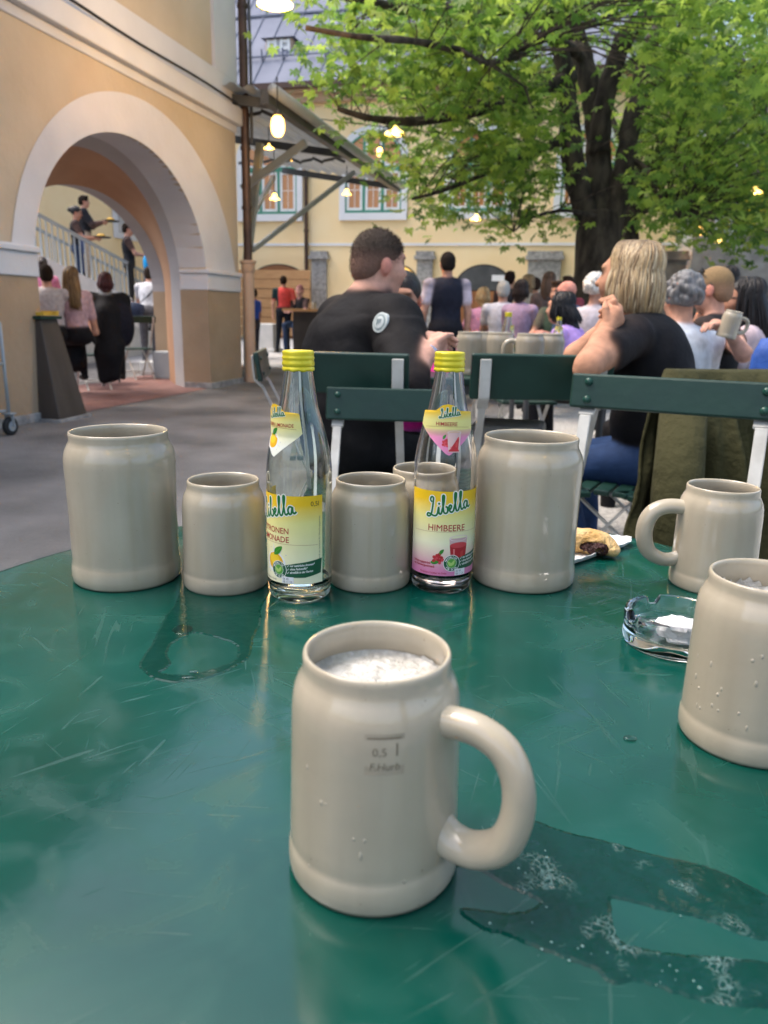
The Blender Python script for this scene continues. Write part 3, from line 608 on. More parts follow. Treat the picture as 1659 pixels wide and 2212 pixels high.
for pts, r0, r1 in [
    ([(1236, 165, TD-.3), (1170, 195, TD-.6), (1095, 225, TD-1.2), (1000, 245, TD-1.8), (900, 262, TD-2.2), (800, 255, TD-2.6), (730, 235, TD-2.9)], .13, .03),
    ([(1262, 130, TD), (1190, 80, TD-1.0), (1120, 118, TD-2), (1060, 142, TD-2.8), (1020, 118, TD-3.4), (900, 90, TD-4.2), (780, 80, TD-4.8), (660, 60, TD-5)], .085, .025),
    ([(1270, -20, TD), (1230, 30, TD-1.5), (1130, 100, TD-3.0), (1060, 135, TD-3.8), (1000, 110, TD-4.4)], .06, .02),
    ([(1238, 300, TD-.2), (1150, 330, TD-.6), (1060, 370, TD-1.2), (960, 410, TD-1.7), (890, 430, TD-2)], .07, .02),
    ([(1370, 200, TD+.2), (1430, 178, TD), (1520, 172, TD-.4), (1620, 150, TD-1), (1760, 130, TD-1.5)], .08, .03),
    ([(1345, 335, TD), (1395, 365, TD-.3), (1420, 420, TD-.5), (1470, 470, TD-.8)], .06, .02),
    ([(1420, 20, TD+.5), (1530, -20, TD), (1660, -60, TD-.8), (1850, -120, TD-1.6)], .10, .03),
    ([(1205, 30, TD-.6), (1100, 20, TD-1.5), (960, 25, TD-2.4), (800, 5, TD-3.4), (650, -30, TD-4)], .10, .03),
    ([(1215, -60, TD-.8), (1080, -150, TD-2), (900, -220, TD-3), (720, -260, TD-4)], .11, .03),
    ([(1235, -80, TD+.5), (1240, -300, TD-1), (1200, -560, TD-2.5)], .13, .03),
    ([(1300, 470, TD-.2), (1220, 455, TD-.9), (1150, 470, TD-1.4), (1110, 500, TD-1.7)], .035, .012),
    ([(1440, -120, TD+.8), (1500, -330, TD), (1600, -560, TD-1)], .12, .03),
    ([(1500, -60, TD-1.2), (1640, -200, TD-2), (1850, -300, TD-3)], .11, .03),
    ([(1200, 60, TD-.6), (1180, 5, TD-.9), (1140, 45, TD-1.3)], .12, .09),
    ([(1470, 18, TD-1), (1478, 60, TD-1), (1455, 130, TD-1)], .11, .08)]: sk += limb(b, pts, r0, r1, 8)
tk = b.build('trunk', bark, TR, world=True, smooth=True)
# crown: twigs and leaf clusters spread through the volume
poly = [(640, -20), (650, 60), (690, 110), (685, 180), (725, 230), (765, 290), (820, 325), (865, 395), (880, 450), (945, 475), (1000, 440), (1060, 470), (1105, 515), (1180, 500), (1230, 440), (1340, 430), (1385, 490), (1440, 470), (1490, 500), (1560, 540), (1659, 535), (1800, 540), (2300, 300), (2300, -900), (700, -900), (560, -300)]
PX = np.array([p[0] for p in poly], float); PY = np.array([p[1] for p in poly], float)
def inside(x, y):
    c = False; j = len(poly)-1
    for i in range(len(poly)):
        if (PY[i] > y) != (PY[j] > y) and x < (PX[j]-PX[i])*(y-PY[i])/(PY[j]-PY[i])+PX[i]: c = not c
        j = i
    return c
gaps = [(806, 405, 75, 60, .8), (1040, 415, 65, 40, .6), (615, 100, 85, 70, 1.), (800, 265, 110, 45, .75), (900, 300, 90, 30, .5), (1010, 265, 60, 25, .6), (1590, 110, 70, 60, .75), (1440, 250, 80, 60, .5), (1600, 250, 70, 50, .4), (1180, 430, 70, 40, .6), (1540, 440, 60, 30, .5), (1296, 280, 100, 260, .6), (660, 200, 60, 30, .5), (1280, 70, 60, 60, .3), (1000, 520, 900, 14, .5)]
skp = np.array([p for p, r in sk]); skr = np.array([r for p, r in sk])
def crown(n, box, dens_gap, seed, dlo, dhi):
    rr = random.Random(seed); cs = []
    while len(cs) < n:
        x = rr.uniform(box[0], box[2]); y = rr.uniform(box[1], box[3])
        if not inside(x, y): continue
        if any(((x-g[0])/g[2])**2+((y-g[1])/g[3])**2 < 1 and rr.random() < g[4]*dens_gap for g in gaps): continue
        t = max(0, min(1, (520-y)/520)); lo = dlo+(1-t)*2.4
        d = rr.uniform(lo, dhi); p = at(x, y, d)
        if p[0] < -4.3 or p[1] > 20.5 or p[2] < 2.0: continue
        if abs(x-1296) < 105 and d < TD+.5 and rr.random() < .96 and 20 < y < 600: continue
        cs.append(p)
    return cs
ca = crown(860, (560, -60, 1720, 545), 1.0, 3, 8.6, 16.5)+crown(240, (640, -900, 2300, -60), 0, 4, 9.5, 16)+crown(110, (1720, -60, 2300, 540), 0, 5, 10, 16)
rr = random.Random(9); tw = MB(); ca = ca+[np.array([rr.uniform(-1.5, 7.5), rr.uniform(5.5, 12.5), rr.uniform(7.5, 12.5)]) for _ in range(330)]
for p in ca:
    d2 = ((skp-p)**2).sum(1)+np.where(skp[:, 2] > p[2]+.6, 3., 0); q = skp[int(np.argmin(d2))]; dist = float(np.linalg.norm(q-p))
    if dist > 2.3: continue
    mid = (q+p)/2+np.array([rr.uniform(-.15, .15), rr.uniform(-.15, .15), .10*dist])
    r0 = .007+.004*dist; tw.tube([q, mid, p], [r0, r0*.7, .005], 4, caps=False)
tag(tw.build('twigs', bark, TR, world=True), kind='stuff')
per = [rr.randint(10, 17) for _ in ca]; spd = [rr.uniform(.18, .42) for _ in ca]
Vl, Fl = leaf_cloud(ca, per, spd, .125, 11)
mesh_np('crown', Vl, Fl, leafm, TR, tuple(tb))
# second tree further back on the right
t2 = V3(1356, 690, 15.6); t2[2] = G(t2[1])
T2 = thing('chestnut_tree', 'slimmer dark tree trunk with bright leaves standing just behind the big chestnut', 'tree', tuple(t2))
b = MB(); sk2 = limb(b, [(1352, 715, 15.6), (1354, 560, 15.6), (1358, 470, 15.6), (1385, 390, 15.8), (1450, 300, 16), (1520, 200, 16.2), (1560, 60, 16.4)], .27, .08, 12)
sk2 += limb(b, [(1358, 470, 15.6), (1430, 440, 15.8), (1530, 430, 16), (1640, 440, 16.2)], .10, .03, 8)+limb(b, [(1385, 390, 15.8), (1340, 300, 16.2), (1300, 200, 16.5)], .12, .03)
b.build('trunk', bark, T2, world=True, smooth=True)
rr = random.Random(21); cs = []; skp2 = np.array([p for p, r in sk2])
while len(cs) < 330:
    x = rr.uniform(1380, 1800); y = rr.uniform(150, 520); p = at(x, y, rr.uniform(14.2, 18.2))
    if y > 470+.04*(x-1500) and rr.random() < .6: continue
    cs.append(p)
tw = MB()
for p in cs:
    q = skp2[int(np.argmin(((skp2-p)**2).sum(1)))]; dist = float(np.linalg.norm(q-p))
    if dist < 3: tw.tube([q, (q+p)/2+np.array([0, 0, .1*dist]), p], [.016, .011, .005], 4, caps=False)
tag(tw.build('twigs', bark, T2, world=True), kind='stuff')
Vl, Fl = leaf_cloud(cs, [rr.randint(7, 13) for _ in cs], [rr.uniform(.2, .42) for _ in cs], .13, 31)
mesh_np('crown', Vl, Fl, leafm, T2, tuple(t2))
# third tree, added unseen behind and right of the viewer to shade our table
t3 = np.array([3.6, -2.6, 0.]); T3 = thing('chestnut_tree', 'unseen chestnut tree added behind the viewer to shade the green table', 'tree', tuple(t3))
b = MB(); b.tube([t3, t3+[0, 0, 1.5], t3+[-.1, .1, 3.2], t3+[-.4, .3, 5.0], t3+[-.5, .4, 7]], [.42, .33, .3, .2, .08], 12)
for a in range(7): b.tube([t3+[-.1, .1, 3.0+.2*a], t3+[1.6*math.cos(a*.9+.4), 1.6*math.sin(a*.9+.4), 4.1+.2*a], t3+[3.6*math.cos(a*.9+.4), 3.6*math.sin(a*.9+.4), 4.5+.25*a]], [.13, .09, .03], 8)
b.build('trunk', bark, T3, world=True, smooth=True)
rr = random.Random(77); cs = []
while len(cs) < 270:
    q = np.array([rr.uniform(-1, 1), rr.uniform(-1, 1), rr.uniform(-1, 1)])
    if .3 < np.linalg.norm(q) < 1: 
        p = t3+[-.2, .1, 5.6]+q*[5.0, 4.6, 2.5]
        if p[1] < 1.6: cs.append(p)
Vl, Fl = leaf_cloud(cs, [rr.randint(9, 14) for _ in cs], [rr.uniform(.22, .45) for _ in cs], .14, 78)
mesh_np('crown', Vl, Fl, leafm, T3, tuple(t3))
# ================================================================ lamps
def pendant(label, vx, vy, D, w, kind, hang, light=0):
    p = at(vx, vy, D); w_m = w*D/V_
    t = thing('pendant_lamp', label, 'lamp', tuple(p), group='warm pendant lamps hung over the yard')
    c = MB(); c.tube([(0, 0, w_m*.5), (0, 0, hang)], .008, 6); c.build('cord', cable, t)
    if kind == 'dish':
        r = w_m/2; s = MB(); s.lathe([(r, 0), (r*.96, r*.10), (r*.55, r*.34), (r*.22, r*.62), (r*.2, r*.9), (.001, r*.95)], 28); s.build('shade', shade, t, smooth=True)
        e = MB(); e.lathe([(r*.18, r*.96), (r*.2, r*1.3), (.001, r*1.34)], 14); e.build('socket', enamel, t, smooth=True, angle=40)
        g = MB(); g.lathe([(.001, -r*.06), (r*.16, r*.02), (r*.2, r*.16), (r*.1, r*.36)], 14); g.build('bulb', bulb, t, smooth=True)
    else:
        r = w_m/2; g = MB(); g.lathe([(.001, -r*1.5), (r*.55, -r*1.38), (r*.92, -r*.8), (r, 0), (r*.85, r*.9), (r*.5, r*1.3), (.001, r*1.35)], 20); g.build('bulb', jarg if kind == 'jar' else shade, t, smooth=True)
        e = MB(); e.lathe([(r*.5, r*1.36), (r*.7, r*1.4), (r*.62, r*2.0), (.001, r*2.1)], 14); e.build('socket', enamel, t, smooth=True, angle=40)
        if kind == 'cone':
            s = MB(); s.lathe([(r*2.1, -r*1.0), (r*1.2, -r*.1), (r*.7, r*.7)], 20); s.build('shade', shade, t, smooth=True)
    if light:
        l = bpy.data.lights.new('lamp_light', 'POINT'); l.energy = light; l.color = (1, .58, .22); l.shadow_soft_size = .12
        lo = bpy.data.objects.new('lamp_light', l); COL.objects.link(lo); lo.parent = t; lo.location = (0, 0, -.12)
pendant('broad glowing dish lamp cut by the top edge beside the arch building', 594, 10, 7.4, 76, 'dish', 1.6, 40)
pendant('glowing jar shaped bulb under the near end of the canopy', 600, 272, 9.6, 30, 'jar', .55, 8)
pendant('glowing dish lamp hanging before the arched window top', 853, 290, 12, 44, 'dish', 1.9)
pendant('small bulb lamp just below the dish lamp before the arched window', 820, 328, 17, 13, 'jar', 2.3)
pendant('bulb lamp with small flared shade before the left green window', 593, 425, 15, 11, 'cone', .9)
pendant('bulb lamp with small flared shade before the middle green window', 749, 415, 16, 10, 'cone', .9)
pendant('tiny orange lamp under the canopy, upper of two', 581, 321, 13, 22, 'dish', .4)
pendant('tiny orange lamp under the canopy, lower of two', 622, 346, 15, 22, 'dish', .4)
pendant('small dish lamp hanging below the third green window', 1029, 475, 17, 27, 'dish', 2.0)
pendant('glowing dish lamp among the leaves at the right edge', 1630, 419, 13.5, 38, 'dish', 1.5)
pendant('small orange lamp by the pale corner of the far building, lower left of three', 1520, 507, 19, 24, 'dish', 1.5)
pendant('small orange lamp before the grey wall, lowest of three', 1554, 523, 20, 20, 'dish', 1.5)
pendant('small round bulb by the pale corner of the far building, topmost of three', 1514, 487, 21, 9, 'jar', 1.5)
for k, (x_, y_, z_) in enumerate(((-2.2, -1.2, 3.1), (-.3, -2.0, 3.2), (1.6, -.9, 3.0), (2.6, 1.4, 3.1), (-1.9, 1.3, 3.2))):  # bulbs added out of view to give the mugs their reflections
    t = thing('pendant_lamp', 'unseen warm bulb added for mug reflections, ' + ('behind the viewer to the left', 'straight behind the viewer', 'behind the viewer to the right', 'to the right of the viewer', 'to the left of the viewer')[k], 'lamp', (x_, y_, z_), group='warm pendant lamps hung over the yard')
    c_ = MB(); c_.tube([(0, 0, .05), (0, 0, 1.4)], .008, 6); c_.build('cord', cable, t)
    g = MB(); g.lathe([(.001, -.05), (.03, -.04), (.04, 0), (.02, .05), (.001, .055)], 14); g.build('bulb', bulb, t, smooth=True)
    s_ = MB(); s_.lathe([(.17, .01), (.10, .06), (.04, .10), (.03, .15), (.001, .155)], 24); s_.build('shade', enamel, t, smooth=True)
w = MB(); a, c = V3(560, 240, 12), V3(1760, 292, 13.3)
w.tube([a+(c-a)*t-np.array([0, 0, .25*math.sin(PI*t)]) for t in np.linspace(0, 1, 24)], .008, 5)
tag(w.build('overhead_cable', cable, loc=tuple(a)), 'thin dark cable strung across the yard in front of the trunk', 'cable')
# ================================================================ furniture
def chair(label, x, y, h, top=.88, ph=.1, pw=.43, group='green slatted folding garden chairs', bars_front=False, sc=1., bolts=True, z0=None, bx=.17):
    t = thing('garden_chair', label, 'chair', (x, y, G(y) if z0 is None else z0), R(h), group, (sc, sc, sc))
    a = R(-9); mx = Matrix.Rotation(a, 3, 'X').inverted()
    zc = top-ph/2; yb = -.20-.05
    b = MB(); b.box((0, yb, zc), (pw, .022, ph), mx=mx); b.build('back_plank', dgreen, t, bevel=.005)
    if bolts:
        for sx in (-1, 1):
            for sz in (-.26, .26):
                c = mx @ Vector((0, .012, sz*ph)); q = MB()
                q.lathe([(.0095, 0), (.0085, .004), (.005, .0065), (.0005, .0075)], 12)
                o = q.build('bolt', bolt_m, t, smooth=True); o.location = (sx*bx, yb+c[1], zc+c[2]); o.rotation_euler = (R(-90), 0, 0)
    for sx in (-1, 1):
        f = MB(); xo = sx*bx
        pts = [(xo, .25, 0), (xo, .12, .22), (xo, -.12, .52), (xo, yb-.016+.03, zc-ph*.7), (xo, yb-.018, zc-ph*.45), (xo, yb-.0175-.01, zc+ph*.38)]
        for p, q in zip(pts[:-1], pts[1:]):
            f.bar(p, q, .026 if p[2] < zc-ph*.72 else .036, .009, up=(1, 0, 0) if False else (0, 1, 0))
        f.build('back_frame', wmetal, t, bevel=.002)
        f = MB(); xi = sx*(bx-.02)
        for p, q in zip([(xi, -.27, 0), (xi, -.05, .26), (xi, .17, .44)][:-1], [(xi, -.05, .26), (xi, .17, .44)]): f.bar(p, q, .024, .008, up=(0, 1, 0))
        f.build('front_frame', wmetal, t, bevel=.002)
    f = MB()
    for y_, z_ in ((.19, .1), (-.21, .1)): f.bar((-bx, y_, z_), (bx, y_, z_), .014, .014)
    f.build('stretcher', wmetal, t)
    b = MB()
    for k in range(6): b.box((0, .19-.066*k, .456), (pw-.02, .055, .02))
    b.build('seat', dgreen, t, bevel=.004)
    return t
def gp(vx, D): p = at(vx, 690, D); return p[0], p[1]
x, y = gp(1437, 1.44); chair('nearest green garden chair with a wide bolted back plank, facing our table', x, y, YAW+180-27, top=.937, ph=.078, pw=.45, bx=.185)
x, y = gp(822, 2.02); chair('green garden chair between the two bottles, pushed towards our table', x, y, YAW+180-4, top=.845, ph=.098, pw=.36, bx=.145)
x, y = gp(792, 2.60); chair('green garden chair right behind the man in the black jacket', x, y, YAW-8, top=.945, ph=.128, pw=.355, bx=.145)
x, y = gp(1143, 2.72); chair('empty green garden chair in front of the mug table, seen from behind', x, y, YAW+2, top=.945, ph=.15, pw=.47, bx=.19)
x, y = gp(1395, 2.75); chair('green garden chair the blonde woman in black sits on', x, y, YAW+62, top=.80, ph=.10)
x, y = gp(1572, 2.45); chair('green garden chair hidden under the draped olive jacket', x, y, YAW+18, top=.885, ph=.10, pw=.42)
x, y = gp(690, 3.35); chair('green garden chair seen edge on beside the yellow capped bottle', x, y, YAW-86, top=.90, ph=.12)
def table(label, x, y, ztop, sx, sy, h, m=dgreen, edge=.04, group='green beer garden tables', lab='garden_table', cat='table'):
    t = thing(lab, label, cat, (x, y, G(y)), R(h), group); z = ztop-G(y)
    b = MB(); b.box((0, 0, z-.015), (sx, sy, .03)); b.build('tabletop', m, t, bevel=.006)
    b = MB()
    for s in (-1, 1):
        b.box((0, s*(sy/2-.03), z-.05), (sx-.08, .025, .04)); b.box((s*(sx/2-.03), 0, z-.05), (.025, sy-.09, .04))
    b.build('apron', dsteel, t)
    for a in (-1, 1):
        for c in (-1, 1):
            b = MB(); b.tube([(a*(sx/2-.08), c*(sy/2-.08), 0), (a*(sx/2-.07), c*(sy/2-.07), z-.03)], .018, 8); b.build('leg', dsteel, t)
    return t
x, y = gp(1110, 3.45); MT = (x, y); table('green garden table carrying the row of mugs between the man and the blonde woman', x, y, .815, 1.2, .75, YAW+2)
x, y = gp(1240, 5.0); table('dark green table edge with a yellow bottle before the woman in the grey dress', x, y, .80, .8, .7, YAW)
x, y = gp(1545, 4.4); table('green table at the right before the man lifting a mug', x, y, .74, .9, .7, YAW)
x, y = gp(1060, 9.5); table('far green table with guests before the arched door', x, y, .84, 1.6, .7, YAW)
x, y = gp(1300, 9.0); table('far green table with guests before the chestnut trunk', x, y, .84, 1.6, .7, YAW)
x, y = gp(1077, 6.6); chair('far garden chair with a dark back behind the grey haired guest in white', x, y, YAW, top=.86, ph=.2, bolts=False)
x, y = gp(1143, 5.6); chair('far green garden chair behind the guest in lilac', x, y, YAW+6, top=.83, ph=.12, bolts=False)
x, y = gp(1645, 3.6); chair('garden chair at the right edge with a blue bag hung on it', x, y, YAW+75, top=.90, ph=.12, bolts=False)
x, y = gp(1538, 3.5); chair('green garden chair behind the olive jacket under the man lifting a mug', x, y, YAW+10, top=.80, ph=.14, bolts=False)
x, y = gp(1030, 3.9); 
b = MB(); b.bb((-.16, -.16, 0), (.16, .16, .60)); o = b.build('stone_block', stone, bevel=.02); xx, yy_ = gp(1112, 3.35); o.location = (xx, yy_, 0); tag(o, 'grey square stone pedestal under the mug table', 'pedestal')
# blue bag, olive jacket
x, y = gp(1696, 3.5); b = MB(); b.lathe([(.001, -.18), (.10, -.17), (.13, -.05), (.12, .10), (.09, .17), (.001, .18)], 18); o = b.build('shoulder_bag', mat('blue_nylon', (.01, .06, .28), .6, (.015, .08, .36), 12, .3), smooth=True)
o.location = (x, y, .80); o.scale = (1, .6, 1.1); tag(o, 'blue bag hanging from the chair at the right edge', 'bag')
def drape():
    b = MB(); N, K = 60, 44; hw = .25; W_ = .43
    def pt(u, v):                # u across, v along the cloth from the front hem over the plank to the back hem
        x = (u-.5)*W_; s = v*1.45-.80; 
        spread = 1+.12*min(1, abs(s)/.8)
        fold = .034*math.sin(u*21+1.2)*min(1, abs(s)*2.4)+.020*math.sin(u*47+2+s*5)*min(1, abs(s)*2)+.008*math.sin(s*23+u*9)
        if s < 0: yy = -.035-.10*min(1, -s/.6)+fold; z = -max(0, -s-.02)+.012
        else: yy = .035+.06*s-fold; z = -max(0, s-.02)+.012
        if abs(s) < .05: yy = s*.7; z = .022-.01*(s/.05)**2
        z += .025*math.sin(u*9+.5)*min(1, abs(s)*1.2)-.018*abs(u-.5)*2*(abs(u-.5) > .44)-.04*max(0, abs(u-.5)-.42)*8*(1 if abs(s) < .4 else .4)
        return (x*spread, yy, z)
    vs = [pt(i/N, j/K) for j in range(K+1) for i in range(N+1)]
    fs = [(j*(N+1)+i, j*(N+1)+i+1, (j+1)*(N+1)+i+1, (j+1)*(N+1)+i) for j in range(K) for i in range(N)]
    return b.add(vs, fs)
olive = mat('olive_cotton', (.036, .036, .016), .9, (.058, .056, .027), 5, .45, 40, spec=.15)
x, y = gp(1578, 2.22); o = drape().build('jacket', olive, smooth=True, recalc=False); o.location = (x-.0, y-.02, .905); o.rotation_euler = (0, 0, R(YAW+14)); o.scale = (1, 1.3, 1.0)
s_ = o.modifiers.new('thick', 'SOLIDIFY'); s_.thickness = .008
tag(o, 'olive green jacket draped over a chair back beside the blonde woman', 'jacket')
b = MB()
for sx in (-.24, .26):
    b.tube([(sx*.9, -.10, -.06), (sx*1.12, -.17, -.30), (sx*1.18, -.20, -.62)], [.055, .06, .05], 12)
sl = b.build('sleeve', olive, o, smooth=True)
# trolley on the left edge
x, y, _ = onz(24, 940, 0); TL = thing('steel_trolley', 'grey steel serving trolley with a black castor wheel at the left edge', 'trolley', (x, y, 0), 0)
b = MB(); zt = onx(18, 697, x)[2]
for dx_, dy in ((0, 0), (-.55, 0), (0, -.8), (-.55, -.8)): b.tube([(dx_, dy, .16), (dx_, dy, zt)], .014, 10)
for z in (zt, .60): 
    for p, q in (((0, 0), (-.55, 0)), ((0, 0), (0, -.8)), ((-.55, 0), (-.55, -.8)), ((0, -.8), (-.55, -.8))): b.tube([(p[0], p[1], z), (q[0], q[1], z)], .012, 8)
b.build('frame', gsteel, TL, smooth=True)
for z in (.20, .59, zt-.02):
    b = MB(); b.bb((-.54, -.79, z), (-.01, -.01, z+.018)); b.build('shelf', gsteel, TL, bevel=.004)
for dx_, dy in ((0, 0), (-.55, 0), (0, -.8), (-.55, -.8)):
    b = MB(); b.tube([(dx_-.022, dy, .078), (dx_+.022, dy, .078)], .078, 24); w_ = b.build('wheel', rubber, TL, bevel=.01)
    b = MB(); b.tube([(dx_-.025, dy, .078), (dx_+.025, dy, .078)], .042, 20); b.build('hub', gsteel, w_)
    b = MB(); b.bar((dx_+.035, dy, .075), (dx_+.03, dy, .19), .03, .006, up=(0, 1, 0)); b.bar((dx_-.035, dy, .075), (dx_-.03, dy, .19), .03, .006, up=(0, 1, 0)); b.box((dx_, dy, .185), (.09, .07, .012)); b.build('fork', gsteel, TL)
# dark tapered stand by the left pier, with a yellow paper on top
x, y, _ = onz(140, 905, 0); TS = thing('tapered_stand', 'dark brown tapered wooden stand beside the left pier of the arch', 'stand', (x, y, 0), R(4))
zt = onx(112, 690, x)[2]
b = MB()
P0 = [(-.20, -.24, .03), (.10, -.24, .03), (.10, .24, .03), (-.20, .24, .03)]; P1 = [(-.20, -.17, zt), (-.06, -.17, zt), (-.06, .11, zt), (-.20, .11, zt)]
b.add(P0+P1, [(3, 2, 1, 0), (4, 5, 6, 7), (0, 1, 5, 4), (1, 2, 6, 5), (2, 3, 7, 6), (3, 0, 4, 7)])
b.build('body', mat('dark_brown_board', (.055, .042, .034), .55, (.075, .06, .05), 6, .1, stretch=(1, 1, .2)), TS, bevel=.008)
b = MB(); b.bb((-.21, -.27, 0), (.13, .27, .028)); b.build('base', stone, TS)
b = MB(); b.bb((-.23, -.20, zt+.002), (-.03, .14, zt+.03)); b.build('lid', dgreen, TS)
b = MB(); b.box((-.12, -.03, zt+.05), (.17, .26, .03), rz=.1); b.box((-.12, .05, zt+.072), (.16, .18, .012), rz=.4)
o = b.build('menu_card', mat('yellow_card', (.62, .36, .03), .6, (.7, .42, .05), 9)); o.location = (x, y, 0); tag(o, 'yellow menu cards lying on the dark tapered stand', 'menu')
# white folding chair and grey things in the arch
x, y, _ = onz(300, 820, 0); chair('white folding chair behind the red haired woman under the arch', x, y, YAW+40, top=.95, ph=.10, group='chairs under the arch')
x, y, _ = onz(205, 840, 0); chair('garden chair of the long haired blonde under the arch', x, y, YAW+35, top=.80, ph=.10, group='chairs under the arch')
xt, yt = gp(150, 11.0); 
x, y = gp(185, 10.9); table('dark green table of the guests under the arch', x, y, .74, .8, .7, 10, group='tables under the arch')
x, y = gp(352, 13.0); table('brown standing table before the man leaning in white', x, y, 1.02, .7, .6, 10, m=woodl, group='tables under the arch')
x, y = gp(356, 11.9); b = MB(); b.bb((-.16, -.16, 0), (.16, .16, .42)); o = b.build('grey_crate', gsteel, bevel=.02); o.location = (x, y, G(y)); tag(o, 'small grey crate standing by the right pier of the arch', 'crate')
x, y = gp(330, 12.4); b = MB(); b.bb((-.2, -.15, 0), (.2, .15, .22)); o = b.build('grey_crate', plas_w, bevel=.02); o.location = (x, y, G(y)); tag(o, 'low pale crate on the floor behind the arch', 'crate')
# planter and bar table before the far doors
x, y = gp(578, 17.2); b = MB(); b.bb((-.22, -.22, 0), (.22, .22, .62)); b.bb((-.26, -.26, -.02), (.26, .26, .08)); o = b.build('planter_block', plas_w, bevel=.02); o.location = (x, y, G(y)); tag(o, 'white square block beside the walking man in red', 'block')
x, y = gp(668, 15.5); BT = thing('bar_table', 'dark standing table with wooden top before the far left door', 'table', (x, y, G(y)), R(YAW))
b = MB(); b.box((0, 0, .97), (1.0, .7, .05)); b.build('tabletop', woodl, BT, bevel=.008)
b = MB(); b.box((.08, 0, .47), (.76, .5, .94)); b.build('base', dark, BT)
# ================================================================ people: one continuous surface per body (blended distance field, then surface nets)
def cone(a, b, ra, rb, col, k=.02): return ('c', np.array(a, float), np.array(b, float), ra, rb, np.array(col, float), k)
def ell(c, r, col, k=.02, M=None): return ('e', np.array(c, float), np.array(r, float), M, None, np.array(col, float), k)
def sdf(pr, P):
    if pr[0] == 'c':
        a, b, ra, rb = pr[1:5]; ab = b-a; t = np.clip(((P-a)@ab)/(ab@ab+1e-9), 0, 1)
        return np.linalg.norm(P-a-t[..., None]*ab, axis=-1)-(ra+t*(rb-ra))
    q = P-pr[1]
    if pr[3] is not None: q = q@pr[3]
    k0 = np.linalg.norm(q/pr[2], axis=-1); k1 = np.linalg.norm(q/pr[2]**2, axis=-1)+1e-9
    return np.where(k0 < 1e-4, -pr[2].min(), k0*(k0-1)/k1)
def bbox(pr):
    if pr[0] == 'c':
        m_ = max(pr[3], pr[4]); return np.minimum(pr[1], pr[2])-m_, np.maximum(pr[1], pr[2])+m_
    r = pr[2].max() if pr[3] is not None else pr[2]; return pr[1]-r, pr[1]+r
def nets(prims, h, cuts=(), wob=None):
    los = np.array([bbox(p)[0] for p in prims]).min(0)-2.5*h; his = np.array([bbox(p)[1] for p in prims]).max(0)+2.5*h
    n = np.ceil((his-los)/h).astype(int)+1; F = np.full(n, 9.)
    def sl(lo, hi):
        i0 = np.maximum(((lo-los)/h).astype(int), 0); i1 = np.minimum(((hi-los)/h).astype(int)+2, n); return i0, i1
    def pts(i0, i1):
        g = np.meshgrid(*[los[a]+h*np.arange(i0[a], i1[a]) for a in range(3)], indexing='ij'); return np.stack(g, -1)
    for p in prims:
        lo, hi = bbox(p); i0, i1 = sl(lo-p[6]-2*h, hi+p[6]+2*h); d = sdf(p, pts(i0, i1)); v = F[i0[0]:i1[0], i0[1]:i1[1], i0[2]:i1[2]]
        k = max(p[6], 1e-4); hh = np.maximum(k-np.abs(v-d), 0)/k; v[...] = np.minimum(v, d)-hh*hh*k*.25
    for p in cuts:
        lo, hi = bbox(p); i0, i1 = sl(lo-2*h, hi+2*h); d = sdf(p, pts(i0, i1)); v = F[i0[0]:i1[0], i0[1]:i1[1], i0[2]:i1[2]]; v[...] = np.maximum(v, -d)
    if wob is not None: F += wob(pts(np.zeros(3, int), n))
    ins = F < 0; c = [(0, 0, 0), (1, 0, 0), (0, 1, 0), (1, 1, 0), (0, 0, 1), (1, 0, 1), (0, 1, 1), (1, 1, 1)]
    def cor(A, o): return A[o[0]:n[0]-1+o[0], o[1]:n[1]-1+o[1], o[2]:n[2]-1+o[2]]
    cnt = sum(cor(ins, o).astype(np.int8) for o in c); mix = (cnt > 0) & (cnt < 8); idx = np.argwhere(mix)
    fv = [cor(F, o)[mix] for o in c]; acc = np.zeros((len(idx), 3)); num = np.zeros(len(idx))
    for a in range(8):
        for b_ in range(a+1, 8):
            df = [i for i in range(3) if c[a][i] != c[b_][i]]
            if len(df) != 1: continue
            x, y = fv[a], fv[b_]; s = (x < 0) != (y < 0); t = np.where(s, x/np.where(s, x-y, 1), 0)
            p = np.tile(np.array(c[a], float), (len(idx), 1)); p[:, df[0]] += t; acc += p*s[:, None]; num += s
    V = los+h*(idx+acc/num[:, None]); im = np.full(mix.shape, -1); im[mix] = np.arange(len(idx)); Q = []
    for a in range(3):
        u, w = (a+1) % 3, (a+2) % 3
        A = np.take(ins, range(n[a]-1), a); B = np.take(ins, range(1, n[a]), a); cr = np.argwhere(A != B); fl = A[A != B]
        ok = (cr[:, u] > 0) & (cr[:, w] > 0) & (cr[:, u] < n[u]-1) & (cr[:, w] < n[w]-1); cr, fl = cr[ok], fl[ok]
        def cell(du, dw): e = cr.copy(); e[:, u] -= du; e[:, w] -= dw; return im[e[:, 0], e[:, 1], e[:, 2]]
        q = np.stack([cell(1, 1), cell(0, 1), cell(0, 0), cell(1, 0)], 1); q[~fl] = q[~fl][:, ::-1]; Q.append(q)
    return V, np.concatenate(Q)
def shade_cols(prims, V, soft=.006):
    D = np.stack([sdf(p, V) for p in prims]); w = np.exp(-(D-D.min(0))/soft); w /= w.sum(0); return w.T@np.array([p[5] for p in prims])
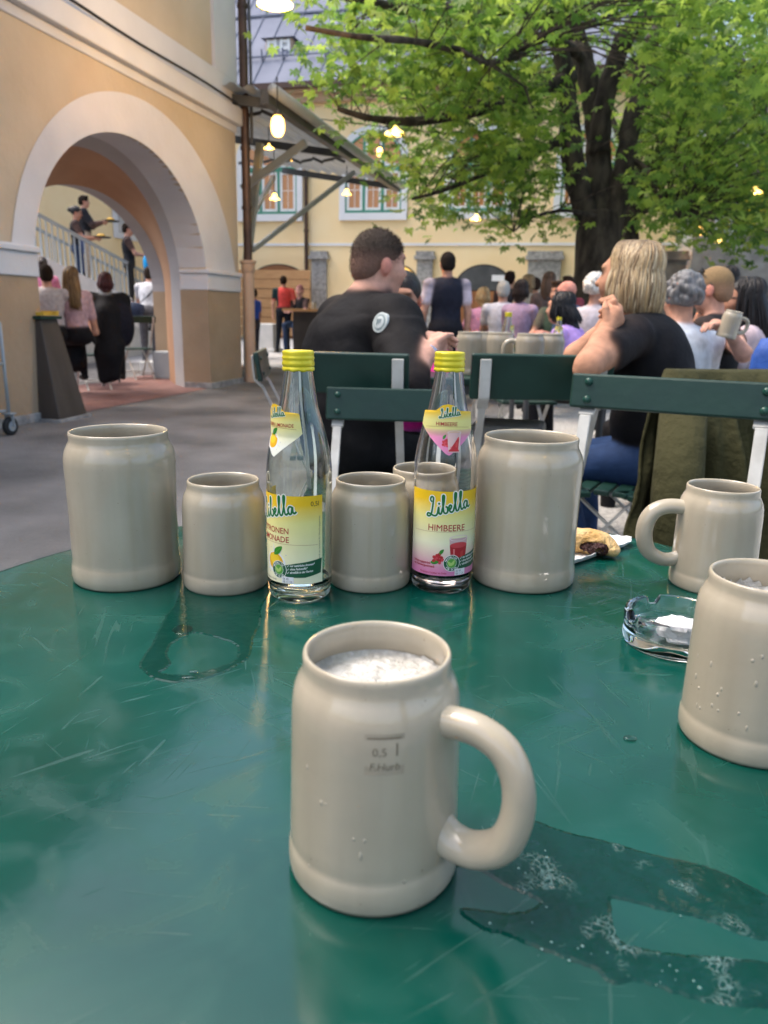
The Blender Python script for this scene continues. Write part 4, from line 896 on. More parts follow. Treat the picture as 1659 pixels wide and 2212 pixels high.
def mesh_col(name, V, F, Cc, m, parent):
    me = bpy.data.meshes.new(name); me.vertices.add(len(V)); me.vertices.foreach_set('co', V.ravel()); k = F.shape[1]
    me.loops.add(F.size); me.loops.foreach_set('vertex_index', F.ravel().astype(np.int32)); me.polygons.add(len(F)); me.polygons.foreach_set('loop_start', np.arange(len(F))*k)
    me.polygons.foreach_set('use_smooth', [True]*len(F)); me.update(calc_edges=True); me.validate()
    at_ = me.attributes.new('Col', 'FLOAT_COLOR', 'POINT'); at_.data.foreach_set('color', np.c_[Cc, np.ones(len(V))].ravel())
    me.materials.append(m); o = bpy.data.objects.new(name, me); COL.objects.link(o); o.parent = parent; return o
SK = (.50, .27, .19); SK2 = (.42, .215, .145); BLK = (.010, .010, .012); WHT = (.62, .62, .65)
def unit(v): v = np.array(v, float); return v/np.linalg.norm(v)
def rotz(a): c, s = math.cos(a), math.sin(a); return np.array([[c, -s, 0], [s, c, 0], [0, 0, 1.]])
def rotx(a): c, s = math.cos(a), math.sin(a); return np.array([[1, 0, 0], [0, c, -s], [0, s, c]])
def roty(a): c, s = math.cos(a), math.sin(a); return np.array([[c, 0, s], [0, 1, 0], [-s, 0, c]])
def ik(S_, T, l1, l2, pole):
    d = T-S_; L = min(np.linalg.norm(d), (l1+l2)*.995); u = unit(d); a = (l1*l1-l2*l2+L*L)/(2*L); hgt = math.sqrt(max(l1*l1-a*a, 0))
    p = np.array(pole, float); p = p-u*(p@u); return S_+u*a+unit(p)*hgt, S_+u*L
def hand_prims(Wr, d, up, side, col, curl=.5, s=1.):
    d = unit(d); up = unit(up-d*(up@d)); lat = np.cross(d, up)*side; out = []
    pc = Wr+d*.045*s; out.append(cone(Wr, Wr+d*.075*s+lat*.012*s, .024*s, .027*s, col, .015)); out.append(cone(Wr, Wr+d*.078*s-lat*.018*s, .022*s, .021*s, col, .02))
    for j, (o_, L) in enumerate(((.030, .068), (.011, .078), (-.009, .072), (-.028, .056))):
        b0 = Wr+d*.085*s+lat*o_*s; a1 = curl*.7; a2 = curl*1.6
        k1 = b0+(d*math.cos(a1)-up*math.sin(a1))*L*.5*s; k2 = k1+(d*math.cos(a2)-up*math.sin(a2))*L*.5*s
        out += [cone(b0-d*.01, k1, .0105*s, .0095*s, col, .006), cone(k1, k2, .0095*s, .0075*s, col, .004)]
    t0 = Wr+d*.03*s+lat*.026*s; t1 = t0+unit(d*.7+lat*.7-up*.3)*.036*s; t2 = t1+unit(d*.95+lat*.1-up*.5)*.032*s
    return out+[cone(t0, t1, .0135*s, .011*s, col, .008), cone(t1, t2, .011*s, .008*s, col, .004)]
def strands(n, Hc, Rm, length, cols, seed, r=.005, part=0., back=(-1., 1.), fall=.0, fringe=False, flare=.02, shorten=0., vol=1.):
    rr = random.Random(seed); b = MB(); cc = []
    for i in range(n):
        az = rr.uniform(-PI*.98, PI*.98)       # 0 = back of the head, +-pi = face
        if abs(az) > 2.05 and not (fringe and rr.random() < .35): continue
        r0 = rr.uniform(.97, 1.08); top = np.array([part+rr.uniform(-.006, .006), .045-.09*rr.random(), 0.])
        ex, ey, ez_ = .079*r0*vol, .099*r0*vol, .095*r0; pts = []; L = length*rr.uniform(.86, 1.06)-shorten*max(0, -math.cos(az))
        ph = rr.uniform(0, 6); dx_ = math.sin(az); dy_ = -math.cos(az)
        for t in np.linspace(0.05, 1, 9):
            th = t*PI*.52; pts.append(np.array([part*(1-t)+dx_*ex*math.sin(th), top[1]*(1-t)-.015+dy_*ey*math.sin(th), .03+ez_*math.cos(th)]))
        p = pts[-1].copy(); st = (L)/8
        for j in range(1, 9):
            g = j/8; p = p+np.array([dx_*(flare*(.7-g)*.25)+.0025*math.sin(ph+g*5), dy_*flare*(.7-g)*.25-fall*(dy_ < 0)*(-dy_)/8, -st]); pts.append(p.copy())
        pts = [Hc+Rm@q for q in pts]; k0 = len(b.v); w_ = r*rr.uniform(.7, 1.4)
        b.tube(pts, [w_*(.6+.5*min(1, q*.3)) if q < 13 else w_*max(.15, (17-q)/4) for q in range(len(pts))], 5, caps=False, flat=.6)
        c = np.array(rr.choice(cols))*rr.uniform(.85, 1.12); root = np.array(cols[0])*.8
        for q in range(len(pts)):
            f = min(1, q/5); cc += [c*f+root*(1-f)]*5
    return np.array(b.v), np.array(b.f), np.array(cc)
def person(label, pos, h, pose='sit', top=BLK, leg=BLK, shoe=(.02, .02, .02), skin=SK, sleeve='short', hair='short', hc=(.02, .012, .008), hy=0., hp=0., lean=0., side=0., twist=0., w=1.,
           s=1., armL=None, armR=None, res=.016, seat=.47, legs=None, glasses=False, topfn=None, extra=(), hairextra=(), group=None, female=False, wob=0., skirt=None, hlen=.25, hcols=None, nstr=160, strr=.0055, flare=.02, vol=1., belly=0., curl=.6, sleevecol=None, hroll=0., worldpts=None):
    t = thing('person', label, 'person', pos, R(h), group, (s, s, s)); X = np.array
    T = X(top); SL = X(sleevecol if sleevecol is not None else top); LG = X(leg); SKN = X(skin)
    P0 = X([0, 0, (.95 if pose == 'stand' else seat+.115)]); rw = .92 if female else 1.0; w_ = w*rw
    sp = rotx(-R(lean))@roty(R(side))@X([0, 0, 1.]); Rt = rotz(R(twist)); rx_ = Rt@roty(R(side)*.8)@X([1., 0, 0]); Rsp = rotx(-R(lean))@roty(R(side))@Rt
    ch = P0+sp*.33; N = P0+sp*.525; Hc = N+sp*.045+unit(sp*.5+X([0, 0, .5]))*.115+Rt@X([0, .02, 0])
    Rm = rotz(R(hy))@rotx(-R(hp))@roty(R(hroll))
    pr = [ell(P0+sp*.02, (.168*w_, .125*w, .13), LG, .03), ell(P0+sp*.15+Rt@X([0, .015+belly*.3, 0]), ((.150+belly)*w_, (.112+belly)*w, .15), T, .05, Rsp), ell(ch, (.165*w_, .118*w, .18), T, .05, Rsp),
          ell(ch+sp*.10-Rt@X([0, .02, 0]), (.155*w_, .09*w, .12), T, .05, Rsp)]
    if female: pr += [ell(ch+sp*.0+Rsp@X([q*.07, .085, .0]), (.06, .06, .06), T, .04) for q in (-1, 1)]
    Sh = {}
    for q, nm in ((-1, 'L'), (1, 'R')):
        S_ = P0+sp*.465+rx_*q*.172*w_; Sh[nm] = S_; pr.append(cone(N-sp*.035+rx_*q*.03, S_, .055, .062*w, T, .04))
    pr += [cone(N-sp*.05, Hc+Rm@X([0, -.012, -.05]), .056*(.9 if female else 1.04), .05*(.9 if female else 1.04), SKN, .02)]
    # head
    def H(x, y, z): return Hc+Rm@X([x, y, z])
    hd = [ell(H(0, -.012, .03), (.074, .094, .086), SKN, .01, Rm), ell(H(0, .03, -.02), (.060, .064, .09), SKN, .03, Rm), ell(H(0, .038, -.085), (.043, .046, .036), SKN, .03, Rm),
          cone(H(0, .088, .012), H(0, .110, -.026), .007, .0125, SKN, .012), ell(H(0, .078, .034), (.05, .016, .012), SKN, .02, Rm), ell(H(0, .086, -.056), (.023, .012, .007), X(skin)*X([.95, .5, .5]), .006, Rm)]
    for q in (-1, 1):
        hd += [ell(H(q*.076, -.008, -.012), (.010, .021, .032), X(skin)*X([1.05, .8, .8]), .008, Rm), ell(H(q*.030, .079, .012), (.014, .009, .007), X([.05, .035, .03]), .003, Rm), ell(H(q*.030, .084, .030), (.020, .008, .004), X(hc)*.9, .004, Rm), ell(H(q*.035, .06, -.03), (.028, .03, .03), SKN, .03, Rm)]
    pr += hd
    # arms
    hands = []
    for q, nm, spec in ((-1, 'L', armL), (1, 'R', armR)):
        S_ = Sh[nm]; 
        if isinstance(spec, dict): E_, W_ = X(spec['e']), X(spec['w']); d = unit(W_-E_) if 'd' not in spec else unit(X(spec['d'])); up = X(spec.get('up', [0, 0, 1.])); cu = spec.get('curl', curl)
        else:
            if spec is None: spec = (q*.10, .36, .24) if pose == 'sit' else (q*.05, .05, -.42)
            if pose == 'stand' and spec == (q*.05, .05, -.42): tgt = S_+X([q*.06, .06, -.53])
            else: tgt = P0+X(spec)
            E_, W_ = ik(S_, tgt, .285, .255, (q*.5, -.4, -.6)); d = unit(W_-E_); up = X([0, 0, 1.]) if pose == 'sit' else X([q*1., 0, 0]); cu = curl
        long_ = sleeve == 'long'; mid = S_+(E_-S_)*(.55 if sleeve == 'short' else .08)
        pr.append(cone(S_, E_, .050*w, .040*w**.5, SKN if not long_ else SL, .02))
        if sleeve == 'short': pr.append(cone(S_, mid, .062*w, .057*w, SL, .02))
        if long_: cf = spec.get('cuff', 0) if isinstance(spec, dict) else 0; pr += [cone(S_, E_, .066*w, .049*w, SL, .10), cone(E_, E_+(W_-E_)*cf if cf else W_-d*.03, .052 if cf else .048, .052 if cf else .036, SL, .02)]
        pr.append(cone(E_, W_, .039*w**.5, .026, SKN, .02)); hands += hand_prims(W_, d, up, q, SKN, cu)
    # legs
    if pose == 'sit': KN = {q: X([q*.13, .40, seat+.06]) for q in (-1, 1)}; AN = {q: X([q*.14, .36, .09]) for q in (-1, 1)}
    else: KN = {q: X([q*.10, .03, .50]) for q in (-1, 1)}; AN = {q: X([q*.10, -.01, .085]) for q in (-1, 1)}
    if legs:
        for q in (-1, 1): KN[q], AN[q] = X(legs[q][0]), X(legs[q][1])
    for q in (-1, 1):
        hp_ = P0+X([q*.088*w_, 0, -.02]); pr += [cone(hp_, KN[q], .088*w, .060, LG, .03), cone(KN[q], AN[q], .058, .043, LG, .02), cone(AN[q]-X([0, .03, .04]), AN[q]+X([0, .13, -.05]), .038, .034, shoe, .015)]
    if skirt is not None:
        K = (KN[1]+KN[-1])/2; pr.append(ell((P0+K)/2+X([0, 0, -.0]), (.20, .26, .10), X(skirt), .05)); pr.append(cone(K+X([0, .0, -.02]), X([0, K[1]-.03, .28]), .15, .17, X(skirt), .05))
    pr += list(extra(Sh, N, Hc, H, P0) if callable(extra) else extra)
    wobf = None
    if wob: wobf = lambda P: wob*(P[..., 2] < N[2]-.03)*((1-2*np.abs(np.sin(P[..., 2]*15+np.sin(P[..., 0]*9+1)*1.6+np.sin(P[..., 1]*11)*1.3+P[..., 0]*6)))*(.5+.5*np.sin(P[..., 0]*8+P[..., 2]*5+P[..., 1]*7))+.4*np.sin(P[..., 2]*43+np.sin(P[..., 0]*27)*1.5+P[..., 1]*19))
    V, F = nets(pr, res, wob=wobf); Cc = shade_cols(pr, V, res*.45)
    hres = max(res*.45, .0045) if res < .013 else .009
    Vh, Fh = nets(hands, hres); F = np.r_[F, Fh+len(V)]; V = np.r_[V, Vh]; Cc = np.r_[Cc, shade_cols(hands, Vh)]
    if res < .013:
        Vd, Fd = nets(hd, .0055); F = np.r_[F, Fd+len(V)]; V = np.r_[V, Vd]; Cc = np.r_[Cc, shade_cols(hd, Vd, .003)]
    if topfn is not None: Cc = topfn(V, Cc, P0, sp)
    mesh_col('body', V, F, Cc, bodym, t)
    hr = max(.007, res*.6); cuts = [ell(H(0, .105, -.055), (.075, .095, .105), X(hc), .0, Rm)]; hp2 = []; hcol = X(hc)
    if hair in ('short', 'buzz'):
        th = .010 if hair == 'short' else .004; hp2 = [ell(H(0, -.012, .032), (.074+th, .094+th, .087+th*1.4), hcol, .01, Rm), ell(H(0, -.055, -.02), (.062+th, .05+th, .06), hcol, .02, Rm)]
        cuts += [ell(H(q*.085, .02, -.055), (.03, .06, .075), hcol, 0, Rm) for q in (-1, 1)]+[ell(H(0, -.04, -.125), (.12, .12, .06), hcol, 0, Rm)]
        if hair == 'short': hp2.append(ell(H(.01, .05, .105), (.055, .045, .022), hcol, .02, Rm))
    elif hair in ('bob', 'long', 'curly', 'bun'):
        if hcols is None and hair in ('bob', 'long'): hcols, nstr = [tuple(hcol*.7), tuple(hcol), tuple(hcol*1.35)], 170
        if hair == 'bob' and hlen == .25: hlen = .11
        hp2 = [ell(H(0, -.016, .034), (.081, .103, .094) if not hcols else (.077, .098, .088), hcol, .01, Rm)]
        if hair == 'curly':
            rc = random.Random(5)
            for _ in range(150):
                a, e_ = rc.uniform(-2.1, 2.1), rc.uniform(-.7, 1.4); hp2.append(ell(H(.085*math.sin(a)*math.cos(e_), -.02-.100*math.cos(a)*math.cos(e_), .03+.095*math.sin(e_)), [rc.uniform(.009, .019)]*3, hcol*rc.uniform(.75, 1.25), .01))
        if hair == 'bun': hp2.append(ell(H(0, -.12, .03), (.045, .045, .045), hcol, .02, Rm)); cuts += [ell(H(0, -.03, -.13), (.12, .12, .07), hcol, 0, Rm)]
        if hair == 'long' or hair == 'bob':
            L = (hlen if hair == 'long' else .10)*(.8 if hcols else 1)
            for a in np.linspace(-1.75, 1.75, 9):
                q_ = .78 if hcols else 1.; hp2.append(cone(H(.070*q_*math.sin(a), -.02-.085*q_*math.cos(a), .01), H(.070*q_*math.sin(a)*1.1, -.025-(.085*q_+(.075 if hair == 'long' else 0))*math.cos(a), -L-.04*math.cos(a)), .026 if hcols else .032, .014 if hcols else .022, hcol*(.85+.3*(int(a*10) % 3)/3), .03))
    if hair != 'bald':
        Vq, Fq = nets(hp2+list(hairextra), hr, cuts if hair != 'curly' else cuts); Cq = shade_cols(hp2+list(hairextra), Vq)
        if hair == 'buzz':
            zl = ((Vq-Hc)@Rm)[:, 2]; f_ = np.clip((.055-zl)/.10, 0, .5)[:, None]; Cq = Cq*(1-f_)+X(skin)*.55*f_
        if hair == 'buzz' and res < .01:
            rr_ = np.random.default_rng(5); tri = Vq[Fq[:, :3]]; nn_ = np.cross(tri[:, 1]-tri[:, 0], tri[:, 2]-tri[:, 0]); nn_ /= np.linalg.norm(nn_, axis=1)[:, None]+1e-9; cen_ = Vq[Fq].mean(1)
            nn_ *= np.sign(((cen_-Hc)*nn_).sum(1))[:, None]; pick = rr_.integers(0, len(Fq), 9000); c_, n_ = cen_[pick], nn_[pick]; c_ = c_+rr_.normal(0, .0025, c_.shape)
            zl = ((c_-Hc)@Rm)[:, 2]; yl = ((c_-Hc)@Rm)[:, 1]; Ls = np.where(zl > .05, .004+.004*np.clip((yl+.02)/.08, 0, 1), .0025+.004*np.clip((zl+.03)/.08, 0, 1))*rr_.uniform(.5, 1.2, len(c_))
            sd_ = np.cross(n_, rr_.normal(0, 1, n_.shape)); sd_ /= np.linalg.norm(sd_, axis=1)[:, None]; dr = n_+rr_.normal(0, .15, n_.shape)+(Rm@X([0, .35, .3]))*(zl > .05)[:, None]
            sv = np.stack([c_+sd_*.0011, c_-sd_*.0011, c_+dr*Ls[:, None]-sd_*.0004, c_+dr*Ls[:, None]+sd_*.0004], 1).reshape(-1, 3); sf = np.arange(len(sv)).reshape(-1, 4)
            f_ = np.clip((.055-zl)/.10, 0, .45)[:, None]; sc_ = (hcol*(1-f_)+X(skin)*.5*f_)*rr_.uniform(.6, 1.5, (len(c_), 1)); Fq = np.r_[Fq, sf+len(Vq)]; Vq = np.r_[Vq, sv]; Cq = np.r_[Cq, np.repeat(sc_, 4, 0)]
        if hcols:
            Vs, Fs, Cs = strands(nstr, Hc, Rm, hlen, hcols, int(abs(pos[0]*1000)) % 997, part=.012, r=strr, shorten=.04, flare=flare, vol=vol, fall=.075 if hair == 'long' else 0)
            if len(Vs): Fq = np.r_[Fq, Fs+len(Vq)]; Vq = np.r_[Vq, Vs]; Cq = np.r_[Cq, Cs]
        mesh_col('hair', Vq, Fq, Cq, buzzm if hair in ('buzz', 'short') else hairm, t)
    if glasses:
        b = MB(); up_ = glasses == 'up'; zz = .095 if up_ else .012; yy = .06 if up_ else .098
        for q in (-1, 1): b.tube([H(q*.032+.024*math.cos(a), yy, zz+.017*math.sin(a)) for a in np.linspace(0, 2*PI, 13)], .003, 6); b.tube([H(q*.056, yy, zz), H(q*.08, -.02, zz-.01 if not up_ else .02)], .003, 6)
        if up_:
            for q in (-1, 1): b.lathe([(.001, .002), (.022, .001), (.022, -.002), (.001, -.003)], 12, tuple(H(q*.032, yy, zz)))
        b.build('glasses', cable, t)
    return t, dict(Hc=Hc, H=H, Sh=Sh, N=N, P0=P0, Rm=Rm)
def local(pw, pos, h, s=1.): return rotz(-R(h))@((np.array(pw)-np.array(pos))/s)
def stand(label, vx, D, topv, rh, sc=None, **k):
    p = at(vx, 690, D); zg = G(p[1]) if 'zg' not in k else k.pop('zg'); zt = at(vx, topv, D)[2]; s_ = sc or max(.85, min(1.12, (zt-zg)/1.77)); return person(label, (p[0], p[1], zt-1.77*s_), YAW+rh, 'stand', s=s_, **k)
def sit(label, vx, D, topv, rh, lift=1.325, **k):
    p = at(vx, 690, D); zt = at(vx, topv, D)[2]; s_ = k.pop('sc', 1.); return person(label, (p[0], p[1], zt-lift*s_), YAW+rh, 'sit', s=s_, **k)
# --- the man in the black jacket
D1 = 2.88; p = at(752, 690, D1); h1 = YAW-60; zt = at(800, 493, D1)[2]; pos1 = (p[0], p[1], zt-1.39); lc = lambda x, y, d: local(at(x, y, d), pos1, h1)
def ex1(Sh, N, Hc, H, P0):
    B_ = np.array(BLK)*.8; return [cone(N-np.array([0, .005, .03]), N+np.array([0, .010, .028]), .086, .076, B_, .012), cone(N+np.array([0, -.005, .02]), H(0, -.02, -.05), .066, .064, np.array((.60, .34, .26)), .02),
            cone(N-np.array([0, .03, .03]), Sh['R']+np.array([-.03, -.01, .01]), .085, .075, B_, .06), cone(N-np.array([0, .03, .03]), Sh['L']+np.array([.03, -.01, .01]), .085, .075, B_, .06), ell(P0+np.array([0, -.03, .32]), (.20, .14, .19), B_, .08), ell(P0+np.array([0, -.02, .12]), (.19, .15, .17), B_, .08)]
t1, i1 = person('short haired man in a black jacket with a round white arm patch, seated', pos1, h1, 'sit', top=(.0085, .008, .009), leg=(.009, .009, .010), sleeve='long', hair='buzz', hc=(.075, .058, .047), skin=(.60, .34, .26),
    hy=-2, hp=4, lean=10, w=1.24, res=.0085, wob=.006, seat=.47, extra=ex1, belly=.02,
    armR={'e': lc(884, 836, 2.52), 'w': lc(930, 757, 2.60), 'd': lc(946, 735, 2.67)-lc(930, 757, 2.60), 'up': [0, -1, .3], 'curl': .9, 'cuff': .22}, armL={'e': lc(868, 790, 2.95), 'w': lc(905, 742, 2.76), 'd': lc(950, 726, 2.66)-lc(905, 742, 2.76), 'up': [.2, .3, 1], 'curl': .8})
# patch, watch
pc = lc(820, 697, 2.30); shd = i1['Sh']['R']
b = MB(); nrm_ = unit(lc(820, 697, 2.2)-lc(820, 697, 2.3)); mx = Vector(nrm_).to_track_quat('Z', 'Y').to_matrix()
E_R = lc(884, 836, 2.52)
from mathutils.bvhtree import BVHTree
bo = [c for c in t1.children if c.name.startswith('body')][0].data; bv = BVHTree.FromPolygons([v.co for v in bo.vertices], [tuple(p.vertices) for p in bo.polygons])
oc = Vector(local(C0, pos1, h1)); hit, hn, _, _ = bv.ray_cast(oc, (Vector(lc(822, 697, 2.5))-oc).normalized()); ctr = np.array(hit)+np.array(hn)*.002; mx = Vector(hn).to_track_quat('Z', 'Y').to_matrix()
for rr_, zz, mi in ((.036, .002, 0), (.029, .004, 1), (.022, .006, 0)):
    q = MB(); q.lathe([(rr_, -.014), (rr_*.985, zz-.001), (rr_*.93, zz), (.0005, zz+.002)], 28); b.add([mx@Vector(v)+Vector(ctr) for v in q.v], q.f, mi)
for k in range(3): 
    q = MB(); q.box((-.008+.008*k, .002*k, .0085), (.004, .022-.004*k, .002)); b.add([mx@Vector(v)+Vector(ctr) for v in q.v], q.f, 1)
b.build('arm_patch', [mat('patch_white', (.5, .55, .55), .7), mat('patch_grey', (.22, .28, .29), .7)], t1, smooth=False)
W1 = lc(930, 757, 2.60); d1 = unit(W1-E_R); b = MB(); b.tube([W1-d1*.028, W1-d1*.004], .0325, 20); b.build('wrist_watch', mat('watch_steel', (.5, .52, .55), .25, metal=.9), t1, smooth=True, angle=40)
# --- the blonde woman in black
D7 = 2.76; p = at(1502, 690, D7); h7 = YAW+58; zt = at(1400, 517, D7)[2]; pos7 = (p[0], p[1], zt-1.355); lc7 = lambda x, y, d: local(at(x, y, d), pos7, h7)
BL = [(.16, .105, .055), (.42, .30, .16), (.46, .35, .21), (.33, .23, .125), (.56, .46, .31)]
t7, i7 = person('blonde woman in a black T-shirt resting her chin on her clasped hands', pos7, h7, 'sit', top=(.007, .007, .009), leg=(.02, .045, .12), hair='bob', hc=(.30, .20, .10), skin=(.48, .25, .16), female=True, w=1.19, hy=-3, hp=-2, lean=22,
    res=.0085, hlen=.145, hcols=BL, nstr=4200, strr=.0026, flare=.035, vol=1.06, belly=.045, wob=.004, armL={'e': lc7(1268, 792, 2.42), 'w': lc7(1306, 716, 2.56), 'd': lc7(1326, 690, 2.58)-lc7(1306, 716, 2.56), 'up': [-.4, -1, 0], 'curl': 1.7}, armR={'e': lc7(1246, 770, 2.70), 'w': lc7(1300, 712, 2.66), 'd': lc7(1320, 684, 2.64)-lc7(1300, 712, 2.66), 'up': [.4, -1, .0], 'curl': 1.5},
    legs={-1: ([-.12, .42, .52], [-.10, .30, .09]), 1: ([.14, .40, .53], [.15, .36, .09])})
# --- others at the tables, front to back
sit('dark haired woman in a bright pink top facing us behind the black jacketed man', 873, 3.6, 620, 158, top=(.75, .03, .32), leg=(.10, .22, .5), hair='bun', hc=(.015, .01, .008), skin=(.46, .24, .16), female=True, res=.012, hp=6, hy=12)
stand('standing man in a dark waistcoat with white shirt sleeves, seen from behind', 963, 8.2, 545, 6, top=(.016, .018, .03), sleevecol=(.62, .55, .62), leg=(.015, .015, .02), hair='short', hc=(.018, .014, .012), w=1.12, res=.013)
stand('man in a loose white shirt and tan trousers walking away', 884, 12.5, 596, 0, top=(.62, .66, .72), leg=(.26, .14, .04), sleeve='long', hair='short', armR=(.30, .05, -.08))
def red_top(V, C_, P0, sp):
    m_ = (np.abs(C_-np.array([.62, .07, .06])).sum(1) < .08) & (V[:, 0] < -.115); C_[m_] = (.012, .03, .032); return C_
stand('walking man in a red and dark green shirt with black trousers', 613, 17.0, 596, 5, top=(.62, .07, .06), leg=(.012, .014, .02), hair='short', topfn=red_top, armR=(.34, .0, -.12), legs={-1: ([-.12, .06, .50], [-.16, -.06, .085]), 1: ([.08, .02, .5], [.10, .04, .085])}, w=1.1)
sit('seated person in a black T-shirt at the far bar table', 649, 17.0, 622, 150, lift=1.50, seat=.64, top=(.014, .014, .016), leg=(.03, .05, .10), hair='buzz', hc=(.28, .12, .12), skin=(.55, .3, .26), shoe=(.5, .5, .5))
stand('person in blue with a dark red cloth half hidden behind the beige pipe', 549, 15.5, 622, 60, top=(.02, .06, .32), leg=(.03, .03, .04), hair='short', skin=SK2, extra=lambda Sh, N, Hc, H, P0: [ell(P0+np.array([.05, .22, -.12]), (.08, .05, .22), np.array((.14, .01, .035)), .01)])
sit('blonde guest in a pale pink shirt, back to us', 1041, 10.3, 633, 12, top=(.70, .33, .48), leg=(.05, .08, .2), hair='bob', hc=(.45, .30, .14), female=True, res=.014, hcols=[(.4, .26, .12), (.5, .36, .18), (.42, .3, .16)], hlen=.09, nstr=120)
sit('grey haired guest in a white shirt, back to us', 1084, 9.7, 620, -6, top=(.60, .60, .66), hair='short', hc=(.42, .41, .38), res=.014, w=1.1)
sit('guest with a brown bob in a lilac top', 1121, 9.1, 618, -30, top=(.40, .28, .40), hair='bob', hc=(.028, .016, .012), female=True, res=.014)
stand('woman with long brown hair in a dark grey dress leaning over a table', 1178, 10.2, 585, -18, sc=.98, top=(.075, .062, .062), leg=(.05, .04, .04), hair='long', hc=(.10, .055, .035), hlen=.24, hcols=[(.06, .035, .02), (.13, .07, .04), (.10, .055, .035)], nstr=220, female=True, lean=8, res=.013, armR={'e': (.30, .10, 1.18), 'w': (.42, .34, 1.16)}, skirt=None)
sit('bald man in a denim shirt with glasses bending over the table', 1254, 7.9, 617, 62, top=(.035, .06, .12), sleeve='long', hair='bald', skin=(.58, .26, .2), w=1.15, glasses=True, res=.013, lean=14)
sit('white haired guest beside the chestnut trunk', 1280, 6.6, 610, -50, top=(.45, .42, .46), hair='curly', hc=(.60, .57, .52), female=True, res=.013)
sit('guest with smooth black hair in a lavender top', 1278, 6.0, 636, 52, top=(.42, .27, .62), hair='long', hc=(.008, .008, .010), hlen=.14, female=True, res=.012, lean=24)
sit('far balding man in a black shirt behind the grey dress', 1183, 10.5, 612, 165, top=(.02, .02, .025), hair='buzz', hc=(.2, .12, .08), skin=(.56, .3, .22))
sit('far guest in dark red beside the chestnut trunk', 1222, 10.5, 609, 150, top=(.18, .02, .05), hair='short', hc=(.04, .025, .018))
sit('far guest in green with a mug before the trunk', 1204, 8.6, 622, 140, top=(.04, .07, .05), hair='short', hc=(.05, .03, .02))
sit('far guest with brown hair left of the chestnut trunk', 1152, 12.5, 610, 10, top=(.3, .28, .26), hair='short', hc=(.04, .025, .02))
sit('far guest in a dark shirt by the grey door panel', 1096, 12.0, 597, -20, top=(.04, .04, .05), hair='short', hc=(.02, .012, .01))
sit('far guest in beige behind the brown bob', 1136, 11.5, 605, 30, top=(.42, .36, .28), hair='bob', hc=(.25, .17, .09), female=True)
sit('curly grey haired guest in a pale blue shirt behind the blonde woman', 1482, 3.9, 613, 12, top=(.50, .54, .60), sleeve='short', hair='curly', hc=(.14, .14, .145), w=1.05, res=.012, lean=10, side=4)
pm = at(1566, 690, 4.3); h18 = YAW+52; pos18 = (pm[0], pm[1], at(1550, 600, 4.3)[2]-1.33); l18 = lambda x, y, d: local(at(x, y, d), pos18, h18)
sit('man in a black T-shirt with sunglasses pushed up, lifting a mug', 1566, 4.3, 600, 52, lift=1.33, top=(.012, .012, .014), hair='buzz', hc=(.25, .17, .09), skin=(.52, .29, .22), glasses='up', res=.012, w=1.12, lean=6,
    armR={'e': l18(1606, 765, 3.9), 'w': l18(1572, 715, 3.85), 'd': [-.6, .5, .35], 'curl': .9}, armL=(-.12, .35, .2))
sit('guest with long black hair and bare shoulder behind the man with sunglasses', 1562, 6.6, 594, -10, top=(.03, .03, .035), sleeve='none', hair='long', hc=(.010, .008, .008), hlen=.26, female=True, res=.013)
sit('guest with brown hair in a white shirt at the far right', 1600, 6.0, 637, 30, top=(.58, .58, .6), hair='short', hc=(.06, .035, .02), res=.013)
sit('woman with long wavy black hair at the right edge, facing left', 1640, 4.6, 625, 72, top=(.52, .42, .46), hair='long', hc=(.010, .008, .009), hlen=.26, hcols=[(.008, .007, .008), (.016, .012, .012)], nstr=250, female=True, glasses=True, res=.012, skin=SK2, lean=8)
# --- under and behind the arch
q = onz(225, 842, 0); posr = (q[0], q[1]+.12)
def sit2(label, vx, D, topv, rh, **k): return sit(label, vx, D, topv, rh, **k)
coat = lambda Sh, N, Hc, H, P0: [cone(P0+np.array([0, -.13, .28]), P0+np.array([0, -.20, -.20]), .17, .15, np.array(BLK), .08), cone(P0+np.array([-.05, -.20, -.2]), P0+np.array([-.08, -.21, -.50]), .13, .075, np.array(BLK), .08), cone(P0+np.array([.08, -.20, -.1]), P0+np.array([.03, -.21, -.46]), .12, .09, np.array(BLK), .06), ell(P0+np.array([.20, -.07, .16]), (.13, .15, .27), np.array((.012, .012, .02)), .06)]
sit('woman with dark red hair and grey scarf beside a black coat under the arch', 232, 9.9, 601, 18, top=BLK, leg=BLK, sleeve='long', hair='bob', hc=(.055, .012, .012), female=True, w=1.25, res=.014, hy=6,
    extra=lambda Sh, N, Hc, H, P0: coat(Sh, N, Hc, H, P0)+[cone(N+np.array([0, 0, -.0]), N+np.array([0, .0, .06]), .085, .075, np.array((.25, .26, .27)), .02)])
sit('woman with very long dark blonde hair and pink floral blouse under the arch', 168, 9.4, 590, 38, top=(.50, .34, .37), leg=BLK, skirt=BLK, hair='long', hc=(.12, .075, .035), hlen=.40, hcols=[(.06, .035, .02), (.22, .14, .06), (.30, .2, .09), (.16, .10, .045)], nstr=320, female=True, res=.013, side=-4, armR={'e': (.22, .04, .62), 'w': (.16, .26, .78)})
sit('guest in a plain white shirt half hidden by the left pier', 108, 9.2, 586, 25, top=(.42, .40, .42), hair='short', hc=(.02, .014, .01), res=.014, w=1.1, sc=.98)
sit('far guest in pink beside the left pier under the arch', 101, 12.0, 566, 20, top=(.66, .22, .36), hair='bun', hc=(.03, .02, .015), female=True)
bag = lambda Sh, N, Hc, H, P0: [cone(Sh['R']+np.array([.0, -.06, .04]), P0+np.array([-.17, -.15, .12]), .012, .012, np.array((.03, .035, .05)), .004)]
